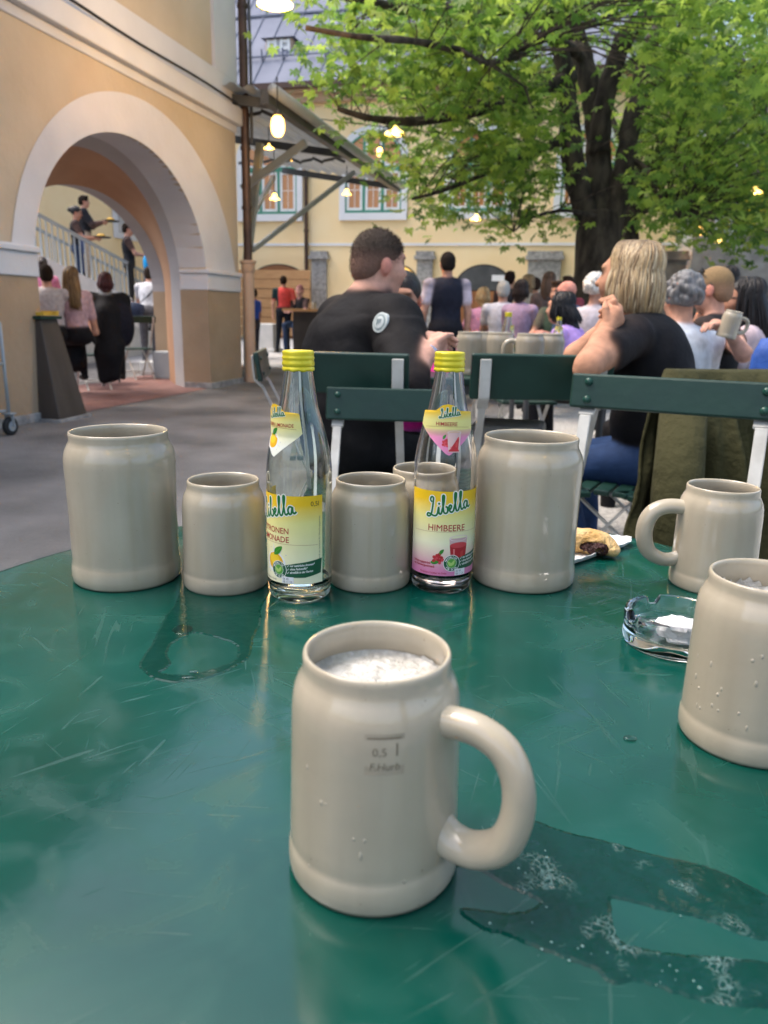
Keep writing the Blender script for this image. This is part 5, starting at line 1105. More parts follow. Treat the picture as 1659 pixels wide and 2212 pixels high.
tb_, ib = stand('man in a white T-shirt leaning on a table with a blue bag on his hip', 322, 12.6, 569, 8, sc=.98, top=(.58, .60, .64), leg=(.10, .10, .115), hair='short', hc=(.03, .022, .016), lean=22, res=.015, extra=bag, armR={'e': (.28, .34, 1.10), 'w': (.14, .52, 1.14)}, armL=(-.05, .5, .18))
b = MB(); b.lathe([(.001, -.10), (.11, -.09), (.13, 0), (.11, .09), (.001, .10)], 18); o = b.build('hip_bag', mat('navy_nylon', (.016, .03, .07), .6, (.025, .04, .09), 12, .3), smooth=True)
pb = tb_.matrix_world if False else None; o.location = Vector(tb_.location)+Vector(rotz(R(YAW+8))@np.array([-.17, -.22, 1.02])*.98); o.scale = (1.1, .6, 1.1); o.rotation_euler = (0, .2, R(YAW+8)); tag(o, 'navy blue bag on the hip of the man leaning in white', 'bag')
def stairman(label, vx, topv, D, rh, **k):
    pz = at(vx, topv, D); return person(label, (pz[0], pz[1], pz[2]-1.77), YAW+rh, 'stand', **k)
t_, i_ = stairman('waitress in a black T-shirt and blue apron coming down the stairs', 161, 443, 14.6, -75, top=(.014, .014, .018), leg=(.02, .035, .07), shoe=(.55, .55, .58), hair='bun', hc=(.012, .01, .01), female=True, armR=(.10, .34, .24), armL=(-.10, .34, .24), skin=SK2, hp=10,
    topfn=lambda V, C_, P0, sp: (C_.__setitem__((V[:, 1] > .05) & (V[:, 2] > .55) & (V[:, 2] < 1.25) & (np.abs(V[:, 0]) < .12) & (C_[:, 0] < .1), (.10, .14, .28)) or C_))
def tray(label, tt, loc, rz, food):
    b = MB(); b.lathe([(.001, 0), (.17, 0), (.185, .018), (.18, .02), (.168, .006), (.001, .006)], 24); o = b.build('serving_tray', cable, smooth=True, angle=40); o.location = loc; tag(o, label, 'tray')
    b = MB(); b.lathe([(.05, .007), (.09, .02), (.08, .05), (.04, .075), (.001, .08)], 14); b.build('food', food, o, smooth=True)
wy = Vector(rotz(R(YAW-75))@np.array([0, .44, 1.20]))
tray('plate of golden food carried by the waitress in the apron', t_, Vector(t_.location)+wy, 0, mat('golden_food', (.55, .30, .03), .6, (.62, .38, .05), 30, .4))
t_, i_ = stairman('waiter in a black shirt carrying a dark tray down the stairs', 178, 421, 15.9, -70, top=(.016, .016, .02), leg=(.38, .30, .22), hair='short', hc=(.02, .014, .01), armR=(.12, .36, .30), armL=(-.10, .36, .30), sleeve='long')
tray('dark tray with yellow food held by the waiter above the railing', t_, Vector(t_.location)+Vector(rotz(R(YAW-70))@np.array([0, .52, 1.28])), 0, MATS['golden_food'])
t_, i_ = stairman('bearded man in a black polo on the stairs holding a tray', 273, 480, 15.4, -72, top=(.014, .015, .02), leg=(.03, .03, .03), hair='short', hc=(.02, .014, .01), armR=(.10, .36, .18), armL=(-.10, .38, .2))
tray('dark tray in the hands of the man in the black polo', t_, Vector(t_.location)+Vector(rotz(R(YAW-72))@np.array([0, .50, 1.17])), 0, MATS['dark_void'])
stairman('man in a bright blue shirt at the foot of the stairs', 320, 518, 15.2, -60, top=(.01, .25, .55), leg=(.05, .05, .06), hair='short', hc=(.04, .025, .018))
# ================================================================ our table and everything on it
TZ = .755
TT = thing('round_table', 'round green enamelled metal table with scratches and wet patches in the foreground', 'table', (-.143, .666, 0))
b = MB(); Rt_ = .521
b.lathe([(.0005, TZ), (.2, TZ), (.4, TZ), (Rt_-.012, TZ), (Rt_-.004, TZ-.0015), (Rt_, TZ-.006), (Rt_, TZ-.028), (Rt_-.004, TZ-.030), (Rt_-.006, TZ-.02), (.0005, TZ-.018)], 128)
b.build('tabletop', tablem, TT, smooth=True, angle=50)
b = MB(); b.tube([(0, 0, .03), (0, 0, TZ-.02)], .03, 16); b.lathe([(.001, .05), (.2, .03), (.22, 0), (.001, 0)], 32); b.build('pedestal', dsteel, TT, smooth=True, angle=40)
HALF = [(.0005, 0), (.043, 0), (.0472, .0008), (.0482, .0035), (.0487, .009), (.0485, .0145), (.0479, .0185), (.0474, .0200), (.0476, .0225), (.0475, .03), (.0471, .05), (.0466, .08), (.0462, .098), (.0456, .106), (.0442, .1125), (.0421, .1170), (.0406, .1200), (.0400, .1230), (.0401, .1268), (.0400, .1292), (.0395, .1304), (.0387, .1310), (.0377, .1306), (.0370, .1295), (.0367, .1265), (.0368, .121), (.0385, .116), (.0410, .109), (.0424, .098), (.0430, .05), (.0430, .02), (.0420, .012), (.0005, .0105)]
TALL = [(.0005, 0), (.055, 0), (.0595, .0008), (.0612, .004), (.0616, .010), (.0613, .0185), (.0604, .0225), (.0600, .0245), (.0599, .030), (.0600, .08), (.0607, .120), (.0612, .137), (.0607, .1455), (.0588, .1530), (.0562, .1580), (.0545, .1610), (.0538, .1645), (.0542, .1690), (.0541, .1712), (.0536, .1724), (.0528, .1730), (.0518, .1726), (.0511, .1712), (.0508, .168), (.0508, .163), (.0530, .157), (.0560, .150), (.0575, .138), (.0572, .08), (.0570, .022), (.056, .014), (.0005, .012)]
def mug_mesh(tall):
    b = MB(); b.lathe(TALL if tall else HALF, 96); return b
def handle_mesh(tall):
    b = MB()
    if tall: P = [(.050, 0, .140), (.062, 0, .143), (.083, 0, .143), (.103, 0, .128), (.108, 0, .095), (.103, 0, .062), (.086, 0, .042), (.064, 0, .040), (.050, 0, .046)]
    else: P = [(.036, 0, .100), (.047, 0, .1025), (.063, 0, .1025), (.077, 0, .096), (.0850, 0, .081), (.0855, 0, .061), (.0785, 0, .043), (.064, 0, .0335), (.050, 0, .033), (.036, 0, .039)]
    Q = catmull(P, 7); n = len(Q); rr = [.0084+.0045*math.exp(-(i/3.2)**2)*(1 if i > 1 else 1)+.0035*math.exp(-((n-1-i)/4.)**2) for i in range(n)]
    b.tube(Q, rr, 20, flat=1.18); return b
proto = {}
def mug(label, x, y, z, tall, hdeg, sc=(1, 1, 1), group='grey stoneware beer mugs on our table', handle=True):
    if (tall, handle) not in proto:
        t = thing('beer_mug', label, 'mug', (x, y, z), R(hdeg), group, sc); mug_mesh(tall).build('mug_body', ceram, t, smooth=True)
        if handle: handle_mesh(tall).build('handle', ceram, t, smooth=True)
        proto[(tall, handle)] = t; return t
    src = proto[(tall, handle)]; t = src.copy(); COL.objects.link(t); t.location = (x, y, z); t.rotation_euler = (0, 0, R(hdeg)); t.scale = sc; tag(t, label, 'mug', group)
    for nm in ('mug_body', 'handle'):
        for ch in [c for c in src.children if c.name.split('.')[0] == nm]: k = ch.copy(); COL.objects.link(k); k.parent = t
    return t
away = YAW+90           # handle pointing away from the camera
def pos(px): return onz(px[0], px[1], TZ)
tallL = mug('tall litre mug at the left end of the row, no handle in view', -.502, .762, TZ, True, away-6)
tallR = mug('tall litre mug just right of the raspberry lemonade bottle', -.051, .897, TZ, True, away+4)
front = mug('half litre mug of foamy beer with stamped mark, nearest and alone in front', -.095, .370, TZ, False, YAW-33)
sm1 = mug('empty half litre mug between the left tall mug and the lemon bottle', -.381, .774, TZ, False, away-12, (1, 1, .94))
sm2 = mug('empty half litre mug between the two lemonade bottles', -.225, .832, TZ, False, away, (1, 1, .94))
hm = mug('empty half litre mug with its handle turned left, behind the ashtray', .169, .941, TZ, False, YAW+180, (1, 1, .925))
rm = mug('half litre mug with drops, cut by the right edge beside the ashtray', .142, .578, TZ, False, YAW-30, (1, 1, .985))
q = pos((912, 1214)); hid = mug('half litre mug mostly hidden behind the raspberry lemonade bottle', q[0], q[1], TZ, False, away+20, (1, 1, .94))
# mugs on the table beyond
g2 = 'mugs on the table between the man and the blonde woman'
for i, (vx, dd, hd, lab) in enumerate(((1018, 3.28, away, 'leftmost mug on the far mug table, beside the man\'s hands'), (1047, 3.30, YAW+170, 'second mug from the left on the far mug table'), (1082, 3.26, YAW+180, 'middle mug on the far mug table with its handle to the left'), (1148, 3.16, YAW+178, 'wide fourth mug on the far mug table with a light handle'), (1192, 3.26, away, 'rightmost mug on the far mug table'))):
    x, y = gp(vx, dd); mug(lab, x, y, .815, True, hd, (1, 1, 1.05), g2)
x, y = gp(1578, 3.55); pmug = at(1570, 702, 3.80); o = mug('mug lifted by the man in the black T-shirt', pmug[0], pmug[1], pmug[2]-.06, False, YAW+40, (1, 1, 1), 'mugs held by guests'); o.rotation_euler = (.12, .18, R(YAW))
x, y = gp(678, 15.4); mug('tiny mug on the far wooden bar table', x, y, G(y)+.995, False, away, (1, 1, 1), 'mugs held by guests')
# foam in the two full mugs
def foam(parent, zl, r, seed):
    rr = random.Random(seed); b = MB(); n = 48; rings = 14; vs = [(0, 0, zl)]; fs = []
    for i in range(1, rings+1):
        for j in range(n):
            a = 2*PI*j/n; q_ = r*i/rings; z = zl+rr.uniform(-.0002, .0002)+.0010*math.sin(q_*90+3*math.cos(a*2))*(1-i/rings)+(.0025 if i == rings else 0); vs.append((q_*math.cos(a), q_*math.sin(a), z))
    fs += [(0, 1+j, 1+(j+1) % n) for j in range(n)]
    for i in range(rings-1):
        for j in range(n): fs.append((1+i*n+j, 1+(i+1)*n+j, 1+(i+1)*n+(j+1) % n, 1+i*n+(j+1) % n))
    b.add(vs, fs)
    k0 = len(b.v)
    zi = [.095, .098, .109, .116, .121, .1265]; ri = [.0425, .0424, .0410, .0385, .0368, .0367]
    def rin(z): return float(np.interp(z, zi, ri))-.0007
    M_ = 160; hs = [.0025+.0085*max(0, .5+.5*math.sin(2*PI*j/M_+seed))*(.55+.3*math.sin(j*.41)+.3*rr.random()+.25*math.sin(j*1.3)) for j in range(M_)]
    for j in range(M_):                                   # froth left on the wall above the beer
        a, a2 = 2*PI*j/M_, 2*PI*(j+1)/M_; vs = []
        for aa, hh in ((a, hs[j]), (a2, hs[(j+1) % M_])):
            for f in (0, .5, 1): z = zl-.001+hh*f; r_ = rin(z)-.0012*(1-f); vs.append((math.cos(aa)*r_, math.sin(aa)*r_, z))
        b.add(vs, [(0, 3, 4, 1), (1, 4, 5, 2)])
    o = b.build('foam', foamm, parent, smooth=True)
foam(front, .110, .0403, 2.2); foam(rm, .106, .0410, 5)
def radius_at(prof, z):
    P = [p for p in prof[:len(prof)*2//3]]; 
    for (r0, z0), (r1, z1) in zip(P[:-1], P[1:]):
        if z0 <= z <= z1 and z1 > z0: return r0+(r1-r0)*(z-z0)/(z1-z0)
    return P[-1][0]
def wrap(vs, prof, phi0, z0, e, base_rot):        # flat (x, z) shape laid onto the lathe surface; phi measured from the side facing the camera
    out = []
    for v in vs:
        z = z0+v[1]; r = radius_at(prof, z)+e; ph = phi0+v[0]/r+base_rot; out.append((r*math.sin(ph), -r*math.cos(ph), z))
    return out
# a mug's local -Y is turned by its own handle angle, so undo that
br = R(YAW)-front.rotation_euler[2]; az_f = math.atan2(-.095, .370)        # angle to the camera
def camrot(t): return -(t.rotation_euler[2])+math.atan2(-t.location[0], t.location[1])
cr = camrot(front)
b = MB()
for s, size, x, z, shx in (('0,5', .0062, -.0062, .0945, 0), ('l', .0098, .0052, .0945, 0), ('F.Hurb', .0056, -.0078, .0868, .15)):
    vs, fs = text2d(s, size, shx, 1.0, .00003); vs = [(v[0]+x, v[1]) for v in vs]; b.add(wrap(vs, HALF, .10, z, .00012, cr), fs)
N = 10; vs = [(-.0085+.017*i/N, k*.0009) for k in (0, 1) for i in range(N+1)]; b.add(wrap(vs, HALF, .10, .1035, .00012, cr), [(i, i+1, N+2+i, N+1+i) for i in range(N)])
b.build('stamped_mark', stampm, front)
b = MB(); N = 12; poly_ = [(-.0100+.020*i/N, k) for k in (-.0125, .0095) for i in range(N+1)]
vs = wrap(poly_, HALF, .10, .0965, .00008, cr); b.add(vs, [(i, i+1, N+2+i, N+1+i) for i in range(N)]); 
b.build('stamp_field', mat('stamp_glaze', (.33, .282, .213), .16, (.36, .31, .235), 90, .06, 200, spec=.6), front)
def drops(parent, prof, items, cr):
    for (ph, z, w_, l_) in items:
        r = radius_at(prof, z); d = MB(); n = 10
        for i in range(6):
            pass
        d.lathe([(.0001, .9*w_), (w_*.55, .75*w_), (w_*.9, .35*w_), (w_, 0)], 12)
        o = d.build('drop', dropm, parent, smooth=True); a = ph+cr; o.location = ((r-.0001)*math.sin(a), -(r-.0001)*math.cos(a), z)
        o.rotation_euler = (R(90), 0, a); o.scale = (1, l_/w_, .45)
drops(front, HALF, [(-.62, .062, .0011, .0020), (-.56, .0625, .0008, .0010), (-.22, .047, .0010, .0012), (-.10, .0468, .0009, .0013), (-.14, .0375, .0012, .0028), (-.85, .078, .0009, .0016), (-.80, .020, .001, .002), (.35, .021, .0010, .0014)], cr)
rr = random.Random(4); drops(rm, HALF, [(rr.uniform(-1.0, .15), rr.uniform(.024, .095), rr.uniform(.0007, .0014), rr.uniform(.0012, .0030)) for _ in range(15)], camrot(rm))
# ---------------------------------------------------------------- lemonade bottles
BP = [(.0005, .0035), (.020, .003), (.029, .0008), (.0318, .0008), (.0335, .003), (.0342, .007), (.0340, .011), (.0349, .0145), (.0354, .018), (.0355, .024), (.0355, .110), (.0355, .1285), (.0353, .1438), (.0336, .159), (.0305, .1744), (.0265, .190), (.0220, .205), (.0198, .2157), (.0174, .231), (.0157, .243), (.0150, .2486), (.0158, .250), (.0158, .264)]
def smooth_prof(P, n=4): return [(float(q[0]), float(q[1])) for q in catmull(P, n)]
BPs = smooth_prof(BP, 3)
def bottle(label, x, y, phi0, kind):
    cr_ = math.atan2(-x, y); t = thing('lemonade_bottle', label, 'bottle', (x, y, TZ), 0, 'glass lemonade bottles')
    inn = [(max(r-.0026, .0004), z+(.004 if z < .02 else 0)) for r, z in BPs if z > .004][::-1]
    b = MB(); b.lathe(BPs+[(.0148, .2642)]+[q for q in inn if q[1] < .2642]+[(.0005, .0085)], 72); b.build('glass', glassg if kind else glass, t, smooth=True)
    if kind == 0:
        b = MB(); b.lathe([(.0004, .0135), (.026, .0138), (.0312, .0142), (.0310, .012), (.0296, .0086), (.0004, .0086)], 40); b.build('drink_residue', mat('pink_residue', (1, .88, .86), 0, trans=1, ior=1.33), t, smooth=True)
    c = MB(); n = 96; kn = lambda r, z, a: 0
    prof = [(.0152, .2470), (.0166, .2466), (.0170, .2480), (.0168, .2502), (.0160, .2508), (.0161, .2512), (.0169, .2520), (.0170, .2550), (.0163, .2568), (.0163, .2580), (.0169, .2592), (.0169, .2606), (.0162, .2618), (.0164, .2630), (.0166, .2650), (.0163, .2666), (.0150, .2674), (.0005, .2674)]
    c.lathe(prof, n); c.v = [(v[0]*(1-.012*(1 if (int(round(math.atan2(v[1], v[0])/(2*PI)*n)) % 2) and .2625 < v[2] < .2655 else 0)), v[1]*(1-.012*(1 if (int(round(math.atan2(v[1], v[0])/(2*PI)*n)) % 2) and .2625 < v[2] < .2655 else 0)), v[2]+(.0005*math.sin(9*math.atan2(v[1], v[0])) if v[2] < .2500 else 0)) for v in c.v]
    cp = c.build('cap', yellcap, t, smooth=True)
    acc = {}
    def fine(vs, fs, lim=.0022):
        bm = bmesh.new(); V_b = [bm.verts.new((v[0], v[1], 0)) for v in vs]
        for f in fs:
            try: bm.faces.new([V_b[i] for i in f])
            except ValueError: pass
        for _ in range(5):
            L_ = [e for e in bm.edges if abs(e.verts[0].co.x-e.verts[1].co.x) > lim]
            if not L_: break
            bmesh.ops.subdivide_edges(bm, edges=L_, cuts=1); bmesh.ops.triangulate(bm, faces=[f for f in bm.faces if len(f.verts) > 4])
        bm.verts.index_update(); r_ = ([(v.co.x, v.co.y) for v in bm.verts], [tuple(v.index for v in f.verts) for f in bm.faces]); bm.free(); return r_
    def put(part, vs, fs, z0, e, col, x0=0., rot=0., prof=BPs):
        if not fs: return
        ca_, sa_ = math.cos(rot), math.sin(rot); vs = [(v[0]*ca_-v[1]*sa_+x0, v[0]*sa_+v[1]*ca_) for v in vs]
        if part not in ('label', 'neck_label'): vs, fs = fine(vs, fs)
        W_ = wrap(vs, prof, phi0, z0, e, cr_); A = acc.setdefault((part, 'neck' if z0+vs[0][1] > .15 else 'body'), [[], [], []]); o_ = len(A[0]); A[0] += W_; A[1] += [tuple(i+o_ for i in f) for f in fs]
        A[2] += [col(v[0], z0+v[1]) if callable(col) else col for v in vs]
    def flat(part, loops, z0, e, col, x0=0., rot=0.):
        vs, fs = fill2d(loops); put(part, vs, fs, z0, e, col, x0, rot)
    def circ(r, x=0, z=0, sx=1, n=28): return [(x+r*sx*math.cos(2*PI*i/n), z+r*math.sin(2*PI*i/n)) for i in range(n)]
    def ribbon(P, w_, closed=False):
        P = catmull(P, 5); vs = []; fs = []
        for i, p in enumerate(P):
            d = P[min(i+1, len(P)-1)]-P[max(i-1, 0)]; d = d/(np.linalg.norm(d)+1e-9); nn = np.array([-d[1], d[0]]); vs += [tuple(p+nn*w_/2), tuple(p-nn*w_/2)]
        return vs, [(2*i, 2*i+1, 2*i+3, 2*i+2) for i in range(len(P)-1)]
    GR = (.004, .14, .03); RED = (.36, .012, .02); Wt = (.80, .80, .78); DG = (.005, .085, .035)
    def lerp(a, c_, t_): t_ = min(max(t_, 0), 1); return tuple(a[i]+(c_[i]-a[i])*t_ for i in range(3))
    YE = (.80, .50, .008); PY = (.76, .70, .26); PK = (.62, .20, .38); PW = (.80, .78, .55)
    def labcol(x, z):
        if z > .090: return lerp(PY, YE, (z-.090)/.020)
        if kind == 0: return lerp(lerp(PY, PW, (.09-z)/.03), PK, (.060-z)/.032)
        return lerp(PY, PW, (.09-z)/.05)
    rad = .0355; xa, xb = R(-72)*rad, R(100)*rad; za, zb = .0225, .1195; nx_, nz_ = 56, 30
    vs = [(xa+(xb-xa)*i/nx_, za+(zb-za)*j/nz_) for j in range(nz_+1) for i in range(nx_+1)]; fs = [(j*(nx_+1)+i, j*(nx_+1)+i+1, (j+1)*(nx_+1)+i+1, (j+1)*(nx_+1)+i) for j in range(nz_) for i in range(nx_)]
    put('label', vs, fs, 0, .00025, labcol)
    # neck label
    nl = [(-.034, .1906), (-.029, .206), (-.0265, .2075), (-.014, .2055), (-.0105, .2085), (-.006, .2122), (.0005, .2138), (.007, .2122), (.0115, .2085), (.015, .2055), (.027, .2075), (.030, .204), (.033, .184), (.004, .1590), (.001, .1595)]
    dn = []
    for p, q_ in zip(nl, nl[1:]+nl[:1]):
        for k in range(6): dn.append((p[0]+(q_[0]-p[0])*k/6, p[1]+(q_[1]-p[1])*k/6))
    # fill by rows so that it follows the cone
    zs_ = np.linspace(.1592, .2137, 40); rows = []
    for z in zs_:
        xs_ = []
        for p, q_ in zip(nl, nl[1:]+nl[:1]):
            if (p[1] > z) != (q_[1] > z): xs_.append(p[0]+(q_[0]-p[0])*(z-p[1])/(q_[1]-p[1]))
        xs_.sort(); rows.append((xs_[0], xs_[-1]))
    for k in range(2, len(rows)):                    # keep the shoulder notch beside the round top
        if zs_[k] > .2066: rows[k] = (max(rows[k][0], -.0128), min(rows[k][1], .0136))
    m_ = 24; vs = [(a+(c_-a)*i/m_, z) for (a, c_), z in zip(rows, zs_) for i in range(m_+1)]; fs = [(j*(m_+1)+i, j*(m_+1)+i+1, (j+1)*(m_+1)+i+1, (j+1)*(m_+1)+i) for j in range(39) for i in range(m_)]
    def nlc(x, z):
        if kind == 0: return lerp(lerp(PY, YE, (z-.196)/.010), PK, (.187-z)/.014) if z > .187 else lerp(PY, PK, (.190-z)/.012)
        return lerp(lerp(PY, YE, (z-.196)/.010), (.78, .79, .70), (.190-z)/.02) if z < .196 else lerp(PY, YE, (z-.196)/.010)
    put('neck_label', vs, fs, 0, .00025, nlc)
    strokes = [[(.36, .74), (.30, .88), (.38, 1.02), (.48, .97), (.45, .80), (.33, .42), (.20, .10), (.06, .0), (-.05, .07), (.03, .17), (.17, .11), (.32, .0), (.46, -.01), (.58, .12)],
               [(.56, .10), (.68, .42), (.64, .14), (.69, .02), (.79, .10)], [(.77, .08), (.97, .55), (1.08, .93), (1.01, 1.0), (.95, .70), (.90, .15), (.99, .02), (1.11, .10), (1.13, .32), (1.05, .38)],
               [(1.11, .24), (1.26, .20), (1.36, .34), (1.30, .42), (1.21, .30), (1.24, .08), (1.34, .02), (1.46, .12)], [(1.44, .10), (1.64, .60), (1.74, .95), (1.67, 1.0), (1.61, .70), (1.58, .12), (1.66, .02), (1.76, .12)],
               [(1.74, .10), (1.94, .60), (2.04, .95), (1.97, 1.0), (1.91, .70), (1.88, .12), (1.96, .02), (2.04, .10)], [(2.34, .34), (2.20, .41), (2.08, .24), (2.12, .03), (2.23, .06), (2.35, .38), (2.32, .12), (2.39, .02), (2.50, .10)]]
    def logo(x0, z0, em, rot, wt, part='lettering'):
        for w_, e, col in ((wt*2.0, .00034, Wt), (wt, .00044, GR)):
            for s in strokes: vs, fs = ribbon([(p[0]*em, p[1]*em) for p in s], w_); put(part, vs, fs, z0, e, col, x0, rot)
            flat(part, [circ(w_*.62, .735*em, .60*em, n=10)], z0, e, col, x0, rot)
    logo(-.0175, .0905, .0206, .21, .0021); logo(-.0085, .1985, .0095, .16, .0011)
    def txt(s, x0, z0, size, col, e=.0004, rot=0., bold=0., sx=1., shear=0.):
        vs, fs = text2d(s, size, shear, sx, bold); put('lettering', vs, fs, z0, e, col, x0, rot)
    if kind == 0:
        txt('HIMBEERE', -.0175, .0745, .0104, RED, sx=.95); txt('HIMBEERE', -.01735, .0747, .0104, RED, sx=.95); txt('HIMBEERE', -.0125, .1905, .0058, RED, bold=.00006, sx=.93)
        txt('Erfrischungsgetränk', -.037, .0355, .0036, RED, sx=.85, bold=.0001); txt('mit Himbeergeschmack', -.037, .0318, .0036, RED, sx=.85, bold=.0001); txt('Mindestens haltbar bis Ende:', -.026, .0245, .0033, RED, sx=.85)
    else:
        txt('ZITRONEN', -.018, .0780, .0092, RED, bold=.00008, sx=.92); txt('LIMONADE', -.0185, .0685, .0092, RED, bold=.00008, sx=.92); txt('ZITRONEN LIMONADE', -.0225, .1905, .0054, RED, bold=.00006, sx=.84)
        txt('Mindestens haltbar bis Ende:', -.024, .0245, .0033, (.05, .05, .05), sx=.85)
    txt('0,5l', .0475, .1085, .0072, (.02, .02, .02)); txt('*gemäß den Leitsätzen für Erfrischungsgetränke', .0590, .047, .0026, (.10, .11, .09), rot=PI/2)
    for zl, a, c_ in ((.0725 if kind == 0 else .0655, -.036, .056), (.1885, -.026, .027)):
        vs, fs = ribbon([(a+(c_-a)*i/12, .0012*math.sin(i*.26)) for i in range(13)], .00025); put('lettering', vs, fs, zl, .0004, (.25, .06, .03))
    e = .00034
    def raspberry(x, z, r, part='picture'):
        for i in range(14):
            a = i*2.4; q_ = r*math.sqrt(i/14); flat(part, [circ(r*.34, q_*math.cos(a), q_*math.sin(a), n=9)], z, e+.00003*(i+1)/3, ((.45, .02, .03), (.56, .05, .07), (.38, .012, .02))[i % 3], x)
    def leaf(x, z, L, rot, part='picture', col=(.02, .20, .015)):
        P = [(0, 0), (L*.25, L*.22), (L*.6, L*.24), (L, 0), (L*.6, -L*.2), (L*.25, -L*.18)]; flat(part, [[tuple(p) for p in catmull(P+[P[0]], 4)[:-1]]], z, e+.00012, col, x, rot)
        vs, fs = ribbon([(0, 0), (L*.5, .0002), (L*.95, 0)], L*.035); put(part, vs, fs, z, e+.00016, (.10, .33, .06), x, rot)
    def tumbler(x, z, s):
        flat('picture', [[(-.5*s, .62*s), (.5*s, .62*s), (.40*s, -.72*s), (-.40*s, -.72*s)]], z, e, (.60, .40, .40), x)
        flat('picture', [[(-.47*s, .28*s), (.47*s, .28*s), (.37*s, -.66*s), (-.37*s, -.66*s)]], z, e+.00004, (.40, .012, .02), x)
        flat('picture', [circ(.14*s, 0, .28*s, 3.3)], z, e+.00008, (.55, .05, .06), x); flat('picture', [circ(.15*s, 0, .62*s, 3.35), circ(.125*s, 0, .62*s, 3.5)], z, e+.0001, (.75, .6, .6), x)
        flat('picture', [[(-.30*s, .1*s), (-.22*s, .1*s), (-.20*s, -.5*s), (-.26*s, -.5*s)]], z, e+.0001, (.66, .2, .2), x)
        flat('picture', [[(.1*s, -.05*s), (.28*s, .02*s), (.22*s, -.4*s), (.08*s, -.35*s)]], z, e+.0001, (.5, .04, .04), x)
    def lemon(x, z, r):
        for i in range(9):
            a = i*.7+.3; flat('picture', [[(r*.7*math.cos(a-.22), r*.7*math.sin(a-.22)), (r*(1.35+.35*(i % 3))*math.cos(a), r*(1.35+.35*(i % 3))*math.sin(a)), (r*.7*math.cos(a+.22), r*.7*math.sin(a+.22))]], z, e, (.62, .67, .76), x)
            flat('picture', [circ(r*.06, r*1.75*math.cos(a+.3), r*1.6*math.sin(a+.3), n=8)], z, e, (.40, .45, .55), x)
        flat('picture', [circ(r*1.2, 0, -.1*r, 1.15)], z, e+.00002, (.74, .76, .78), x); flat('picture', [circ(r, 0, 0, 1.12)], z, e+.00005, (.72, .40, .012), x, -.3); flat('picture', [circ(r*.62, -.15*r, .2*r, 1.2)], z, e+.00009, (.82, .56, .03), x, -.3)
        leaf(x-.15*r, z+r*.75, r*1.55, .75, col=(.03, .22, .015))
    if kind == 0:
        raspberry(-.0045, .0425, .0058); leaf(-.013, .0375, .010, .1); leaf(-.003, .0475, .008, .9); tumbler(.0195, .0515, .0235)
        raspberry(-.0005, .1722, .0040); leaf(-.004, .176, .006, 1.0); tumbler(.0085, .1735, .0155)
    else:
        lemon(.006, .0455, .0100); lemon(-.003, .1755, .0075)
    # badge and banner
    bx_, bz = .0115, .0375
    flat('badge', [[(0, .004), (.02, .0085), (.05, .0125), (.0485, -.004), (.03, -.0075), (.012, -.0075), (0, -.005)]], bz, e+.0002, DG, bx_)
    for rr2, col, k in ((.0098, Wt, 0), (.0092, DG, 1), (.0058, Wt, 2), (.0055, (.10, .33, .05), 3)): flat('badge', [circ(rr2)], bz, e+.00022+k*.00002, col, bx_)
    for rot_, L in ((1.1, .0075), (2.3, .0075)):
        P = [(0, 0), (L*.3, L*.26), (L, 0), (L*.4, -L*.2)]; flat('badge', [[tuple(p) for p in catmull(P+[P[0]], 4)[:-1]]], bz-.003, e+.00032, (.38, .56, .16), bx_, rot_)
    for s, a0, st, sg in (('NATÜRLICH', 2.75, -.245, 1), ('FÜR DICH!', -2.40, .215, -1)):
        for i, chh in enumerate(s):
            a = a0+st*i; vs, fs = text2d(chh, .0028, 0, .9, .00008); vs = [(v[0]-.0009, v[1]-.001) for v in vs]; rt_ = a-PI/2 if sg > 0 else a+PI/2
            put('lettering', vs, fs, bz+.0074*math.sin(a), e+.00034, Wt, bx_+.0074*math.cos(a), rt_)
    for i, s in enumerate(('nur natürliche Aromen*', 'ohne Farbstoffe*', 'abgefüllt in der Region')):
        txt(s, bx_+.0135, bz+.0045-.0038*i, .0034, Wt, e=e+.0003, rot=.06, sx=.82, shear=.25, bold=.00008); vs, fs = ribbon([(0, .001), (.0006, 0), (.0018, .0022)], .0004); put('lettering', vs, fs, bz+.0043-.0038*i, e+.0003, Wt, bx_+.0105)
    flat('date_box', [[(-.006, -.0032), (.0075, -.0032), (.0075, .0042), (-.006, .0042)]], .0262, e+.00025, (.74, .74, .76), .0215)
    for s, dz_ in (('06 45', .0006), ('08 11 24', -.0026)): txt(s, .0165, .0262+dz_, .0036, (.08, .08, .1), e=e+.0003, sx=.85)
    made = {}
    for (part, zone), (vv, ff, cc) in sorted(acc.items(), key=lambda kv: 'label' not in kv[0][0]):
        me = bpy.data.meshes.new(part); me.from_pydata(vv, [], ff); a_ = me.attributes.new('Col', 'FLOAT_COLOR', 'POINT'); a_.data.foreach_set('color', np.c_[np.array(cc), np.ones(len(cc))].ravel())
        me.materials.append(plainattr); o = bpy.data.objects.new(part, me); COL.objects.link(o); o.parent = made.get(zone, t)
        if part in ('label', 'neck_label'): made[zone] = o
        if part in ('label', 'neck_label'): me.polygons.foreach_set('use_smooth', [True]*len(me.polygons))
    return t
b1_ = bottle('empty clear lemonade bottle with yellow label showing a lemon, left of the two', -.288, .768, R(-57), 1)
bottle('nearly empty clear lemonade bottle with yellow and pink raspberry label, right of the two', -.141, .843, 0., 0)
x, y = gp(1098, 3.62); k_ = copy_tree(b1_); k_.location = (x, y, .815); k_.rotation_euler = (0, 0, 2.2); tag(k_, 'clear bottle standing among the mugs on the far mug table', 'bottle')
